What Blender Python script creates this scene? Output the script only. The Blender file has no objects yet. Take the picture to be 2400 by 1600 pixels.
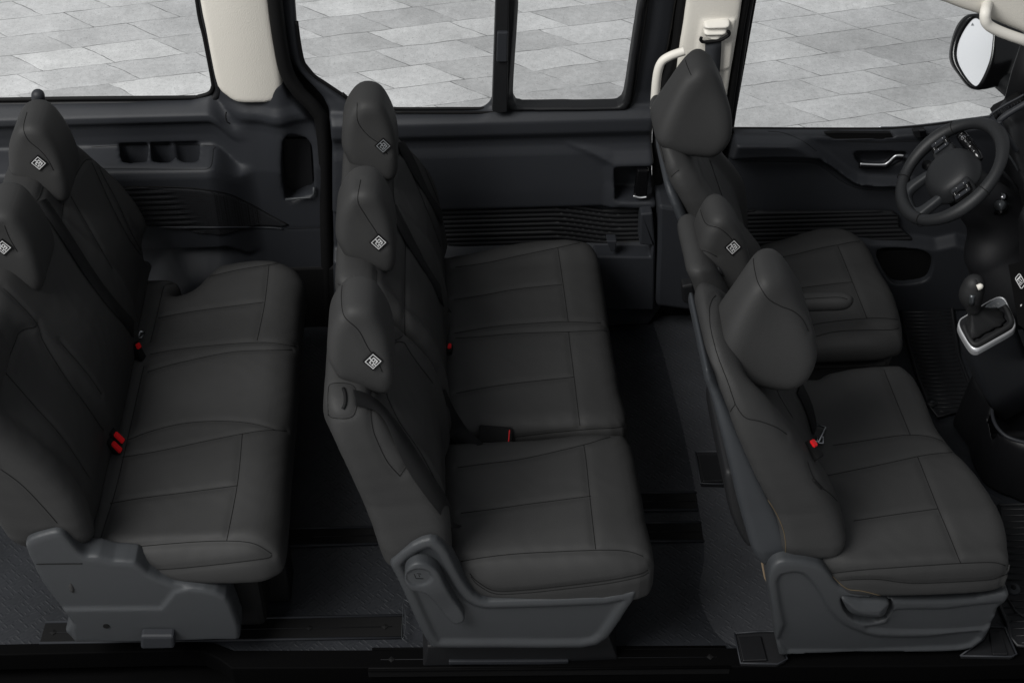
import bpy, bmesh, math, random
import numpy as np
from mathutils import Vector, Matrix
from mathutils.bvhtree import BVHTree
random.seed(4); np.random.seed(4)
scene = bpy.context.scene
col = scene.collection
# ------------------------------------------------------------------ survey camera (used to read sizes off real planes)
TH = math.radians(41.7); YAW = math.radians(2.7); F = 3470.0; CX, CY = 1200.0, 800.0
DIST = 4.7; C0 = (0, .95, .46)
fw = Vector((math.sin(YAW)*math.cos(TH), math.cos(YAW)*math.cos(TH), -math.sin(TH)))
rt = Vector((math.cos(YAW), -math.sin(YAW), 0))
up = rt.cross(fw)
CP = Vector(C0) - DIST*fw
def ray(px, py): return (fw + rt*((px-CX)/F) - up*((py-CY)/F))
def W(px, py, ax, v):
    d = ray(px, py); i = 'xyz'.index(ax); t = (v-CP[i])/d[i]
    return CP + d*t
def XZ(pts, y): return [(W(a, b, 'y', y).x, W(a, b, 'y', y).z) for a, b in pts]
def XY(pts, z): return [(W(a, b, 'z', z).x, W(a, b, 'z', z).y) for a, b in pts]

# ------------------------------------------------------------------ materials
MATS = {}
def mat(name, color, rough=.6, metal=0, spec=.5, bump=0, bscale=300, var=0, vscale=6, coat=0, sheen=0):
    m = bpy.data.materials.new(name); m.use_nodes = True
    nt = m.node_tree; b = nt.nodes['Principled BSDF']
    b.inputs['Base Color'].default_value = (*color, 1)
    b.inputs['Roughness'].default_value = rough; b.inputs['Metallic'].default_value = metal
    b.inputs['Specular IOR Level'].default_value = spec
    b.inputs['Coat Weight'].default_value = coat
    b.inputs['Sheen Weight'].default_value = sheen
    tc = nt.nodes.new('ShaderNodeTexCoord')
    if bump:
        n = nt.nodes.new('ShaderNodeTexVoronoi'); n.inputs['Scale'].default_value = bscale
        n2 = nt.nodes.new('ShaderNodeTexNoise'); n2.inputs['Scale'].default_value = bscale*.06; n2.inputs['Detail'].default_value = 3
        ad = nt.nodes.new('ShaderNodeMath'); ad.operation = 'ADD'
        bp = nt.nodes.new('ShaderNodeBump'); bp.inputs['Strength'].default_value = bump; bp.inputs['Distance'].default_value = .0006
        nt.links.new(tc.outputs['Object'], n.inputs['Vector']); nt.links.new(tc.outputs['Object'], n2.inputs['Vector'])
        nt.links.new(n.outputs['Distance'], ad.inputs[0]); nt.links.new(n2.outputs['Fac'], ad.inputs[1])
        nt.links.new(ad.outputs[0], bp.inputs['Height']); nt.links.new(bp.outputs['Normal'], b.inputs['Normal'])
    if var:
        n = nt.nodes.new('ShaderNodeTexNoise'); n.inputs['Scale'].default_value = vscale; n.inputs['Detail'].default_value = 5
        r = nt.nodes.new('ShaderNodeMapRange'); r.inputs['To Min'].default_value = 1-var; r.inputs['To Max'].default_value = 1+var
        mx = nt.nodes.new('ShaderNodeVectorMath'); mx.operation = 'SCALE'; mx.inputs[0].default_value = color
        nt.links.new(tc.outputs['Object'], n.inputs['Vector']); nt.links.new(n.outputs['Fac'], r.inputs['Value'])
        nt.links.new(r.outputs['Result'], mx.inputs['Scale']); nt.links.new(mx.outputs['Vector'], b.inputs['Base Color'])
    MATS[name] = m
    return m
VOID = mat('deep_black', (.0009, .0009, .001), .8, spec=.05)
SHELL = mat('backrest_shell', (.024, .0265, .030), .55, spec=.3, bump=.4, bscale=700)
LEATHER = mat('charcoal_leatherette', (.0256, .0256, .0256), .62, spec=.20, bump=.35, bscale=420, var=.10, vscale=5)
LEATHER2 = mat('charcoal_leatherette_inset', (.0185, .0185, .0187), .66, spec=.25, bump=.3, bscale=420, var=.08)
SEAM = mat('dark_seam_thread', (.0085, .0085, .0085), .9, spec=.1)  # stitching thread, darker than the leatherette
GREY = mat('slate_plastic', (.031, .0335, .0365), .5, spec=.35, bump=.4, bscale=700, var=.08)
TRIM = mat('dark_slate_trim', (.0165, .018, .0215), .55, spec=.32, bump=.35, bscale=700, var=.12, vscale=3)
TRIMD = mat('black_trim', (.0065, .0068, .0078), .55, spec=.3, bump=.3, bscale=700, var=.15, vscale=3)
BLACK = mat('black_rubber', (.0022, .0022, .0024), .7, spec=.2)
GLOSSB = mat('gloss_black', (.003, .003, .0035), .18, spec=.5)
CREAM = mat('cream_trim', (.60, .575, .52), .7, spec=.25, bump=.7, bscale=260, var=.03)
CREAMS = mat('cream_plastic', (.66, .635, .58), .5, spec=.35, var=.03)
BELT = mat('belt_webbing', (.0050, .0052, .0056), .8, spec=.2, bump=.6, bscale=900)
BELTG = mat('belt_webbing_grey', (.030, .032, .036), .8, spec=.2, bump=.6, bscale=900)
RED = mat('red_button', (.62, .008, .012), .4, spec=.4)
CHROME = mat('satin_chrome', (.72, .73, .75), .42, metal=.7)
STEEL = mat('steel', (.36, .37, .39), .3, metal=1)
SILVER = mat('silver_plastic', (.20, .21, .22), .4, metal=.3)
WHITE = mat('white_print', (.46, .46, .46), .6)
TAN = mat('tan_foam', (.20, .145, .09), .8)
FOAM = mat('amber_edge', (.075, .052, .024), .8)
MIRR = mat('mirror_glass', (.9, .91, .93), .03, metal=1)

def glass_mat():
    m = bpy.data.materials.new('window_glass'); m.use_nodes = True; nt = m.node_tree
    for n in list(nt.nodes): nt.nodes.remove(n)
    o = nt.nodes.new('ShaderNodeOutputMaterial'); t = nt.nodes.new('ShaderNodeBsdfTransparent'); g = nt.nodes.new('ShaderNodeBsdfGlossy')
    t.inputs[0].default_value = (.97, .98, .98, 1); g.inputs['Roughness'].default_value = .02
    lw = nt.nodes.new('ShaderNodeLayerWeight'); lw.inputs[0].default_value = .5
    pw = nt.nodes.new('ShaderNodeMath'); pw.operation = 'POWER'; pw.inputs[1].default_value = 4; nt.links.new(lw.outputs['Facing'], pw.inputs[0])
    fr = nt.nodes.new('ShaderNodeMath'); fr.operation = 'MULTIPLY_ADD'; fr.inputs[1].default_value = .35; fr.inputs[2].default_value = .035; nt.links.new(pw.outputs[0], fr.inputs[0])
    mx = nt.nodes.new('ShaderNodeMixShader')
    nt.links.new(fr.outputs[0], mx.inputs[0]); nt.links.new(t.outputs[0], mx.inputs[1]); nt.links.new(g.outputs[0], mx.inputs[2]); nt.links.new(mx.outputs[0], o.inputs[0])
    return m
GLASS = glass_mat()

def floor_mat():
    m = mat('tread_vinyl', (.013, .0145, .0175), .5, spec=.4)
    nt = m.node_tree; b = nt.nodes['Principled BSDF']; L = nt.links
    tc = nt.nodes.new('ShaderNodeTexCoord')
    # basket of short diagonal ridges: checker chooses one of two stripe directions
    def stripes(dx, dy):
        v = nt.nodes.new('ShaderNodeVectorMath'); v.operation = 'DOT_PRODUCT'; v.inputs[1].default_value = (dx, dy, 0)
        L.new(tc.outputs['Object'], v.inputs[0])
        s = nt.nodes.new('ShaderNodeMath'); s.operation = 'SINE'; L.new(v.outputs['Value'], s.inputs[0])
        return s
    s1 = stripes(330, 330); s2 = stripes(330, -330)
    mp = nt.nodes.new('ShaderNodeMapping'); mp.inputs['Rotation'].default_value = (0, 0, math.radians(45)); L.new(tc.outputs['Object'], mp.inputs[0])
    ch = nt.nodes.new('ShaderNodeTexChecker'); ch.inputs['Scale'].default_value = 22; L.new(mp.outputs[0], ch.inputs['Vector'])
    mx = nt.nodes.new('ShaderNodeMix'); L.new(ch.outputs['Fac'], mx.inputs['Factor']); L.new(s1.outputs[0], mx.inputs['A']); L.new(s2.outputs[0], mx.inputs['B'])
    mr = nt.nodes.new('ShaderNodeMapRange'); mr.inputs['From Min'].default_value = 0; mr.inputs['From Max'].default_value = .8; L.new(mx.outputs['Result'], mr.inputs['Value'])
    # gap between the patches
    ch2 = nt.nodes.new('ShaderNodeTexVoronoi'); ch2.inputs['Scale'].default_value = 22; ch2.inputs['Randomness'].default_value = 0; L.new(mp.outputs[0], ch2.inputs['Vector'])
    mu = nt.nodes.new('ShaderNodeMath'); mu.operation = 'MULTIPLY'; L.new(mr.outputs[0], mu.inputs[0])
    g = nt.nodes.new('ShaderNodeMapRange'); g.inputs['From Min'].default_value = .5; g.inputs['From Max'].default_value = .35; L.new(ch2.outputs['Distance'], g.inputs['Value']); L.new(g.outputs[0], mu.inputs[1])
    bp = nt.nodes.new('ShaderNodeBump'); bp.inputs['Strength'].default_value = .38; bp.inputs['Distance'].default_value = .0016
    L.new(mu.outputs[0], bp.inputs['Height']); L.new(bp.outputs[0], b.inputs['Normal'])
    n = nt.nodes.new('ShaderNodeTexNoise'); n.inputs['Scale'].default_value = 4; n.inputs['Detail'].default_value = 6; L.new(tc.outputs['Object'], n.inputs[0])
    cr = nt.nodes.new('ShaderNodeValToRGB'); cr.color_ramp.elements[0].color = (.006, .007, .0088, 1); cr.color_ramp.elements[0].position = .3
    cr.color_ramp.elements[1].color = (.0145, .016, .0195, 1); cr.color_ramp.elements[1].position = .7
    L.new(n.outputs['Fac'], cr.inputs[0]); L.new(cr.outputs[0], b.inputs['Base Color'])
    return m
FLOOR = floor_mat()

def paver_mat():
    m = bpy.data.materials.new('stone_pavers'); m.use_nodes = True; nt = m.node_tree; L = nt.links; b = nt.nodes['Principled BSDF']
    tc = nt.nodes.new('ShaderNodeTexCoord')
    a1 = math.radians(11); a2 = math.radians(-39)
    # coordinates along the two joint directions
    e1 = (math.cos(a1), math.sin(a1)); e2 = (math.cos(a2), math.sin(a2)); det = e1[0]*e2[1]-e1[1]*e2[0]
    du = (e2[1]/det, -e2[0]/det, 0); dv = (-e1[1]/det, e1[0]/det, 0)
    nz = nt.nodes.new('ShaderNodeTexNoise'); nz.inputs['Scale'].default_value = 7; nz.inputs['Detail'].default_value = 4; L.new(tc.outputs['Object'], nz.inputs[0])
    sb = nt.nodes.new('ShaderNodeVectorMath'); sb.operation = 'SUBTRACT'; sb.inputs[1].default_value = (.5, .5, .5); L.new(nz.outputs['Color'], sb.inputs[0])
    sc = nt.nodes.new('ShaderNodeVectorMath'); sc.operation = 'SCALE'; sc.inputs['Scale'].default_value = .03; L.new(sb.outputs[0], sc.inputs[0])
    ad = nt.nodes.new('ShaderNodeVectorMath'); ad.operation = 'ADD'; L.new(tc.outputs['Object'], ad.inputs[0]); L.new(sc.outputs[0], ad.inputs[1])
    cmb = nt.nodes.new('ShaderNodeCombineXYZ')
    for k, d in enumerate((du, dv)):
        v = nt.nodes.new('ShaderNodeVectorMath'); v.operation = 'DOT_PRODUCT'; v.inputs[1].default_value = d
        L.new(ad.outputs[0], v.inputs[0]); L.new(v.outputs['Value'], cmb.inputs[k])
    br = nt.nodes.new('ShaderNodeTexBrick'); br.inputs['Scale'].default_value = 1.0
    br.inputs['Brick Width'].default_value = .46; br.inputs['Row Height'].default_value = .262; br.inputs['Mortar Size'].default_value = .0042; br.inputs['Mortar Smooth'].default_value = .35
    br.offset = .37; br.squash = .8; br.squash_frequency = 3
    br.inputs['Color1'].default_value = (.0, .0, .0, 1); br.inputs['Color2'].default_value = (1, 1, 1, 1); br.inputs['Mortar'].default_value = (.5, .5, .5, 1)
    L.new(cmb.outputs[0], br.inputs['Vector'])
    cr = nt.nodes.new('ShaderNodeValToRGB'); e = cr.color_ramp.elements
    e[0].position = 0; e[0].color = (.53, .53, .532, 1); e[1].position = 1; e[1].color = (.80, .80, .795, 1)
    q = e.new(.2); q.color = (.60, .60, .60, 1); q = e.new(.5); q.color = (.66, .66, .662, 1); q = e.new(.8); q.color = (.71, .71, .71, 1)
    L.new(br.outputs['Color'], cr.inputs[0])
    def noise(scale, det, lo, hi, f0=.3, f1=.7, rough=.6):
        n = nt.nodes.new('ShaderNodeTexNoise'); n.inputs['Scale'].default_value = scale; n.inputs['Detail'].default_value = det; n.inputs['Roughness'].default_value = rough
        L.new(tc.outputs['Object'], n.inputs[0])
        r = nt.nodes.new('ShaderNodeMapRange'); r.inputs['From Min'].default_value = f0; r.inputs['From Max'].default_value = f1; r.inputs['To Min'].default_value = lo; r.inputs['To Max'].default_value = hi
        L.new(n.outputs['Fac'], r.inputs['Value']); return r
    f1 = noise(2.6, 7, .80, 1.16, rough=.68); f2 = noise(30, 5, .87, 1.10, rough=.7); f3 = noise(110, 3, .68, 1.0, .32, .42)
    p = f1
    for q in (f2, f3):
        mu = nt.nodes.new('ShaderNodeMath'); mu.operation = 'MULTIPLY'; L.new(p.outputs[0], mu.inputs[0]); L.new(q.outputs[0], mu.inputs[1]); p = mu
    # joints: dark but broken up
    jn = noise(6, 4, .1, 1.0, .35, .6)
    jm = nt.nodes.new('ShaderNodeMath'); jm.operation = 'MULTIPLY'; L.new(br.outputs['Fac'], jm.inputs[0]); L.new(jn.outputs[0], jm.inputs[1])
    js = nt.nodes.new('ShaderNodeMapRange'); js.inputs['To Min'].default_value = 1; js.inputs['To Max'].default_value = .36; L.new(jm.outputs[0], js.inputs['Value'])
    mu = nt.nodes.new('ShaderNodeMath'); mu.operation = 'MULTIPLY'; L.new(p.outputs[0], mu.inputs[0]); L.new(js.outputs[0], mu.inputs[1])
    s = nt.nodes.new('ShaderNodeVectorMath'); s.operation = 'SCALE'; L.new(cr.outputs[0], s.inputs[0]); L.new(mu.outputs[0], s.inputs['Scale'])
    L.new(s.outputs[0], b.inputs['Base Color']); b.inputs['Roughness'].default_value = .9; b.inputs['Specular IOR Level'].default_value = .2
    bp = nt.nodes.new('ShaderNodeBump'); bp.inputs['Distance'].default_value = .004; bp.inputs['Strength'].default_value = .5
    L.new(mu.outputs[0], bp.inputs['Height']); L.new(bp.outputs[0], b.inputs['Normal'])
    return m

# ------------------------------------------------------------------ object helpers
def link(o, parent=None):
    col.objects.link(o)
    if parent is not None:
        o.parent = parent; o.matrix_parent_inverse = parent.matrix_world.inverted()
    return o
def thing(name, loc, label, cat, group=None):
    o = bpy.data.objects.new(name, None); o.location = loc; o.empty_display_size = .05; col.objects.link(o)
    bpy.context.view_layer.update()
    o['label'] = label; o['category'] = cat
    if group: o['group'] = group
    return o
def tag(o, label=None, cat=None, group=None, kind=None):
    for k, v in (('label', label), ('category', cat), ('group', group), ('kind', kind)):
        if v: o[k] = v
    return o
def mesh_obj(name, V, Fc, m, parent=None, smooth=True):
    me = bpy.data.meshes.new(name)
    V = np.asarray(V, dtype=np.float64)
    me.from_pydata(V.tolist(), [], [list(map(int, f)) for f in Fc])
    me.materials.append(m)
    if smooth: me.polygons.foreach_set('use_smooth', [True]*len(me.polygons))
    me.update()
    return link(bpy.data.objects.new(name, me), parent)

def smooth_poly(pts, n=6, closed=True):
    P = [np.array(p, float) for p in pts]; N = len(P); out = []
    rng = range(N) if closed else range(N-1)
    for i in rng:
        g = (lambda k: P[k % N]) if closed else (lambda k: P[min(max(k, 0), N-1)])
        p0, p1, p2, p3 = g(i-1), g(i), g(i+1), g(i+2)
        for t in np.linspace(0, 1, n, endpoint=False):
            out.append(.5*((2*p1)+(-p0+p2)*t+(2*p0-5*p1+4*p2-p3)*t*t+(-p0+3*p1-3*p2+p3)*t**3))
    if not closed: out.append(P[-1])
    return np.array(out)
class S2:
    """signed distance to a closed 2-D outline, sampled on a grid"""
    def __init__(s, pts, smooth=True, h=.004, m=.14, n=5):
        P = smooth_poly(pts, n) if smooth else np.array(pts, float)
        lo = P.min(0)-m; hi = P.max(0)+m; s.lo = lo; s.h = h
        nx, ny = (np.ceil((hi-lo)/h)+1).astype(int)
        gx = lo[0]+h*np.arange(nx); gy = lo[1]+h*np.arange(ny)
        X, Y = np.meshgrid(gx, gy, indexing='ij'); X = X.ravel(); Y = Y.ravel()
        d2 = np.full(X.shape, 1e9); ins = np.zeros(X.shape, bool)
        Q = np.roll(P, -1, 0)
        for (ax, ay), (bx, by) in zip(P, Q):
            ex, ey = bx-ax, by-ay; L = ex*ex+ey*ey+1e-12
            t = np.clip(((X-ax)*ex+(Y-ay)*ey)/L, 0, 1)
            d2 = np.minimum(d2, (X-ax-t*ex)**2+(Y-ay-t*ey)**2)
            c = ((ay > Y) != (by > Y))
            if ey != 0: ins ^= c & (X < ex*(Y-ay)/ey+ax)
        s.g = np.where(ins, -1, 1)*np.sqrt(d2); s.g = s.g.reshape(nx, ny); s.n = (nx, ny)
    def __call__(s, a, b):
        a, b = np.broadcast_arrays(a, b)
        u = np.clip((a-s.lo[0])/s.h, 0, s.n[0]-1.001); v = np.clip((b-s.lo[1])/s.h, 0, s.n[1]-1.001)
        i = u.astype(int); j = v.astype(int); fu = u-i; fv = v-j; g = s.g
        return (g[i, j]*(1-fu)+g[i+1, j]*fu)*(1-fv)+(g[i, j+1]*(1-fu)+g[i+1, j+1]*fu)*fv
def smax(a, b, k):
    h = np.clip(k-np.abs(a-b), 0, None)/k
    return np.maximum(a, b)+h*h*k*.25
def smin(a, b, k): return -smax(-a, -b, k)
def ss(x, a, b):
    t = np.clip((x-a)/((b-a) or 1e-9), 0, 1); return t*t*(3-2*t)
def wob(X, Y, Z, a=.00045):
    return a*(np.sin(X*61+3*np.sin(Y*23+Z*11))*np.sin(Y*47+2*np.sin(X*31)+1.3)+.6*np.sin(X*19+Y*37+Z*29))
def slab(v, lo, hi): return np.maximum(lo-v, v-hi)
def box(X, Y, Z, lo, hi, k=.01): return smax(smax(slab(X, lo[0], hi[0]), slab(Y, lo[1], hi[1]), k), slab(Z, lo[2], hi[2]), k)
def ell(X, Y, Z, c, r):
    q = np.sqrt(((X-c[0])/r[0])**2+((Y-c[1])/r[1])**2+((Z-c[2])/r[2])**2); return (q-1)*min(r)
def cyl(X, Y, Z, a, b, r0, r1=None):
    r1 = r0 if r1 is None else r1
    a = np.array(a); e = np.array(b)-a; L2 = e@e
    t = np.clip(((X-a[0])*e[0]+(Y-a[1])*e[1]+(Z-a[2])*e[2])/L2, 0, 1)
    return np.sqrt((X-a[0]-t*e[0])**2+(Y-a[1]-t*e[1])**2+(Z-a[2]-t*e[2])**2)-(r0+(r1-r0)*t)

def nets(func, lo, hi, res):
    lo = np.array(lo, float); hi = np.array(hi, float); n = np.ceil((hi-lo)/res).astype(int)+1
    X, Y, Z = np.ogrid[0:n[0], 0:n[1], 0:n[2]]
    Fv = func(lo[0]+X*res, lo[1]+Y*res, lo[2]+Z*res)
    Fv = np.broadcast_to(Fv, tuple(n)).astype(np.float64).copy()
    Fv[0] = Fv[-1] = np.maximum(Fv[0], 1e-3); Fv[-1] = np.maximum(Fv[-1], 1e-3)
    for a in (0, -1):
        Fv[a] = np.maximum(Fv[a], 1e-3); Fv[:, a] = np.maximum(Fv[:, a], 1e-3); Fv[:, :, a] = np.maximum(Fv[:, :, a], 1e-3)
    S = Fv < 0
    c = np.zeros(n-1, np.int8)
    for i in (0, 1):
        for j in (0, 1):
            for k in (0, 1): c += S[i:n[0]-1+i, j:n[1]-1+j, k:n[2]-1+k]
    I, J, K = np.nonzero((c > 0) & (c < 8))
    if len(I) == 0: raise RuntimeError('empty sdf')
    idx = -np.ones(n-1, np.int64); idx[I, J, K] = np.arange(len(I))
    acc = np.zeros((len(I), 3)); cnt = np.zeros(len(I))
    cr = [(i, j, k) for i in (0, 1) for j in (0, 1) for k in (0, 1)]
    for a in cr:
        for ax in range(3):
            if a[ax]: continue
            b = list(a); b[ax] = 1
            f0 = Fv[I+a[0], J+a[1], K+a[2]]; f1 = Fv[I+b[0], J+b[1], K+b[2]]
            x = (f0 < 0) != (f1 < 0); t = np.where(x, f0/np.where(x, f0-f1, 1), 0)
            p = np.tile(np.array(a, float), (len(I), 1)); p[:, ax] = t
            acc += p*x[:, None]; cnt += x
    V = lo+(np.stack([I, J, K], 1)+acc/cnt[:, None])*res
    faces = []
    for ax in range(3):
        u, v = [(1, 2), (2, 0), (0, 1)][ax]
        A = [slice(1, n[0]-1), slice(1, n[1]-1), slice(1, n[2]-1)]; B = list(A)
        A[ax] = slice(0, n[ax]-1); B[ax] = slice(1, n[ax])
        s0 = S[tuple(A)]; s1 = S[tuple(B)]
        E = np.stack(np.nonzero(s0 != s1), 1)
        off = np.array([1, 1, 1]); off[ax] = 0
        E = E+off
        inside0 = S[E[:, 0], E[:, 1], E[:, 2]]
        q = []
        for du, dv in ((1, 1), (0, 1), (0, 0), (1, 0)):
            e = E.copy(); e[:, u] -= du; e[:, v] -= dv
            q.append(idx[e[:, 0], e[:, 1], e[:, 2]])
        q = np.stack(q, 1)
        q[~inside0] = q[~inside0][:, ::-1]
        faces.append(q)
    return V, np.concatenate(faces)
def sdf_mesh(name, func, lo, hi, res, m, parent=None):
    V, Q = nets(func, lo, hi, res)
    me = bpy.data.meshes.new(name)
    me.vertices.add(len(V)); me.vertices.foreach_set('co', V.ravel())
    me.loops.add(len(Q)*4); me.loops.foreach_set('vertex_index', Q.ravel().astype(np.int32))
    me.polygons.add(len(Q)); me.polygons.foreach_set('loop_start', np.arange(len(Q), dtype=np.int32)*4)
    try: me.polygons.foreach_set('loop_total', np.full(len(Q), 4, np.int32))
    except Exception: pass
    me.materials.append(m); me.update(calc_edges=True); me.validate()
    me.polygons.foreach_set('use_smooth', [True]*len(me.polygons)); me.update()
    return link(bpy.data.objects.new(name, me), parent)
def bvh(*objs):
    V = []; Fc = []
    for o in objs:
        off = len(V); mw = o.matrix_world
        V += [v.co.copy() for v in o.data.vertices]; Fc += [[i+off for i in p.vertices] for p in o.data.polygons]
    return BVHTree.FromPolygons(V, Fc)
def resample(pts, step):
    P = np.array(pts, float); seg = np.linalg.norm(np.diff(P, axis=0), axis=1); s = np.concatenate([[0], np.cumsum(seg)])
    n = max(2, int(s[-1]/step)+1); t = np.linspace(0, s[-1], n)
    return np.stack([np.interp(t, s, P[:, k]) for k in range(P.shape[1])], 1)
def tube_geo(P, r, sides=6, V=None, Fc=None, flat=None):
    V = [] if V is None else V; Fc = [] if Fc is None else Fc
    P = [Vector(p) for p in P]; n = len(P); base = len(V); prev = None
    for i, p in enumerate(P):
        t = (P[min(i+1, n-1)]-P[max(i-1, 0)]).normalized()
        if prev is None: a = Vector((0, 0, 1)) if abs(t.z) < .9 else Vector((1, 0, 0))
        else: a = prev
        u = (a-t*a.dot(t)).normalized(); prev = u; w = t.cross(u)
        rr = r[i] if hasattr(r, '__len__') else r
        for k in range(sides):
            g = 2*math.pi*k/sides; V.append(tuple(p+(u*math.cos(g)+w*math.sin(g))*rr))
    for i in range(n-1):
        for k in range(sides):
            a = base+i*sides+k; b = base+i*sides+(k+1) % sides; Fc.append((a, b, b+sides, a+sides))
    Fc.append(tuple(base+k for k in range(sides))[::-1]); Fc.append(tuple(base+(n-1)*sides+k for k in range(sides)))
    return V, Fc
def tube(name, P, r, m, parent=None, sides=10, sm=0):
    if sm: P = smooth_poly(P, sm, closed=False)
    V, Fc = tube_geo(P, r, sides); return mesh_obj(name, V, Fc, m, parent)
def drape(px_poly, tree, sm=True, step=6, gap=.06):
    pts = smooth_poly(px_poly, 8, closed=False) if (sm and len(px_poly) > 2) else np.array(px_poly, float)
    pts = resample(pts, step); out = []; runs = []
    for a, b in pts:
        h = tree.ray_cast(CP, ray(a, b).normalized())
        if h[0] is None or (out and (h[0]-out[-1][0]).length > gap):
            if gap > 1:
                if h[0] is not None: out.append((h[0], h[1]))
                continue
            if len(out) > 2: runs.append(out)
            out = []
            if h[0] is None: continue
        out.append((h[0], h[1]))
    if len(out) > 2: runs.append(out)
    return runs
def seams(o, polys, m=None, r=.00105, depth=.0038, w=.012, name='seam', thread=True, sm=True):
    """press stitched seams into a cushion and lay the thread in the furrow"""
    tree = bvh(o); runs = []
    for p in polys: runs += drape(p, tree, sm)
    if not runs: return
    me = o.data; n = len(me.vertices)
    co = np.empty(n*3); me.vertices.foreach_get('co', co); co = co.reshape(-1, 3)
    no = np.empty(n*3); me.vertices.foreach_get('normal', no); no = no.reshape(-1, 3)
    P = np.array([h[0] for rr in runs for h in rr])
    lo = P.min(0)-.04; hi = P.max(0)+.04
    sel = np.nonzero(np.all((co > lo) & (co < hi), axis=1))[0]
    d = np.full(len(sel), 1.0)
    for rr in runs:
        A = np.array([h[0] for h in rr]); 
        for a, b in zip(A[:-1], A[1:]):
            e = b-a; L = e@e+1e-12; q = co[sel]-a; t = np.clip(q@e/L, 0, 1); d = np.minimum(d, np.linalg.norm(q-t[:, None]*e, axis=1))
    co[sel] -= no[sel]*(depth*np.exp(-(d/w)**2))[:, None]
    me.vertices.foreach_set('co', co.ravel()); me.update()
    if thread:
        for rr in runs:
            V, Fc = tube_geo([h[0]-h[1]*(depth-.0006) for h in rr], r, 6)
            mesh_obj(name, V, Fc, m or SEAM, o)
def ribbon(name, P, N, width, m, parent=None, th=.0016):
    """flat webbing along P whose faces look along N"""
    V, Fc = [], []; n = len(P)
    for i in range(n):
        p = Vector(P[i]); t = (Vector(P[min(i+1, n-1)])-Vector(P[max(i-1, 0)])).normalized(); nn = Vector(N[i]).normalized()
        s = t.cross(nn).normalized()*width/2; nn = s.cross(t).normalized()*th
        V += [tuple(p-s), tuple(p+s), tuple(p+s+nn), tuple(p-s+nn)]
    for i in range(n-1):
        for k in range(4): a = 4*i+k; b = 4*i+(k+1) % 4; Fc.append((a, b, b+4, a+4))
    Fc += [(3, 2, 1, 0), tuple(4*(n-1)+k for k in range(4))]
    return mesh_obj(name, V, Fc, m, parent)
def belt_on(name, px_poly, objs, width, m, lift=.004, tol=None):
    tree = bvh(*objs); rr = drape(px_poly, tree, True, 5, 9)
    pts = [h for r_ in rr for h in r_]
    if len(pts) < 4:
        print('BELT MISS', px_poly); e = bpy.data.objects.new(name, None); return e
    P = np.array([h[0]+h[1]*lift for h in pts]); N = np.array([h[1] for h in pts])
    k = 9
    def sm_(A):
        B = np.pad(A, ((k, k), (0, 0)), mode='edge'); return np.stack([np.convolve(B[:, c], np.ones(2*k+1)/(2*k+1), 'valid') for c in range(3)], 1)
    return ribbon(name, sm_(P), sm_(N), width, m)
def prism(name, poly, axis, lo, hi, m, parent=None, bev=.002, smooth=False):
    """polygon (2-D, in the two remaining axes) extruded along axis, edges bevelled"""
    bm = bmesh.new(); vs = []
    for v in (lo, hi):
        row = []
        for a, b in poly:
            c = {'x': (v, a, b), 'y': (a, v, b), 'z': (a, b, v)}[axis]; row.append(bm.verts.new(c))
        vs.append(row)
    bm.faces.new(vs[0]); bm.faces.new(vs[1][::-1]); n = len(poly)
    for i in range(n): bm.faces.new((vs[0][i], vs[1][i], vs[1][(i+1) % n], vs[0][(i+1) % n]))
    bmesh.ops.recalc_face_normals(bm, faces=bm.faces)
    if bev: bmesh.ops.bevel(bm, geom=[e for e in bm.edges if e.calc_face_angle(0) > .5], offset=bev, segments=2, affect='EDGES', profile=.5)
    me = bpy.data.meshes.new(name); bm.to_mesh(me); bm.free(); me.materials.append(m)
    o = link(bpy.data.objects.new(name, me), parent)
    if smooth: me.polygons.foreach_set('use_smooth', [True]*len(me.polygons))
    return o
def rrect(x0, y0, x1, y1, r, n=4):
    out = []
    for cx, cy, a0 in ((x1-r, y1-r, 0), (x0+r, y1-r, 90), (x0+r, y0+r, 180), (x1-r, y0+r, 270)):
        for k in range(n+1):
            a = math.radians(a0+90*k/n); out.append((cx+r*math.cos(a), cy+r*math.sin(a)))
    return out
def join_geo(name, parts, m, parent=None, smooth=False):
    V, Fc = [], []
    for v, f in parts:
        off = len(V); V += list(v); Fc += [tuple(i+off for i in q) for q in f]
    return mesh_obj(name, V, Fc, m, parent, smooth)
def patch_quad(c, u, v, n, w, h):
    return [tuple(c+u*a*w/2+v*b*h/2+n) for a, b in ((-1, -1), (1, -1), (1, 1), (-1, 1))], [(0, 1, 2, 3)]
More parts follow.
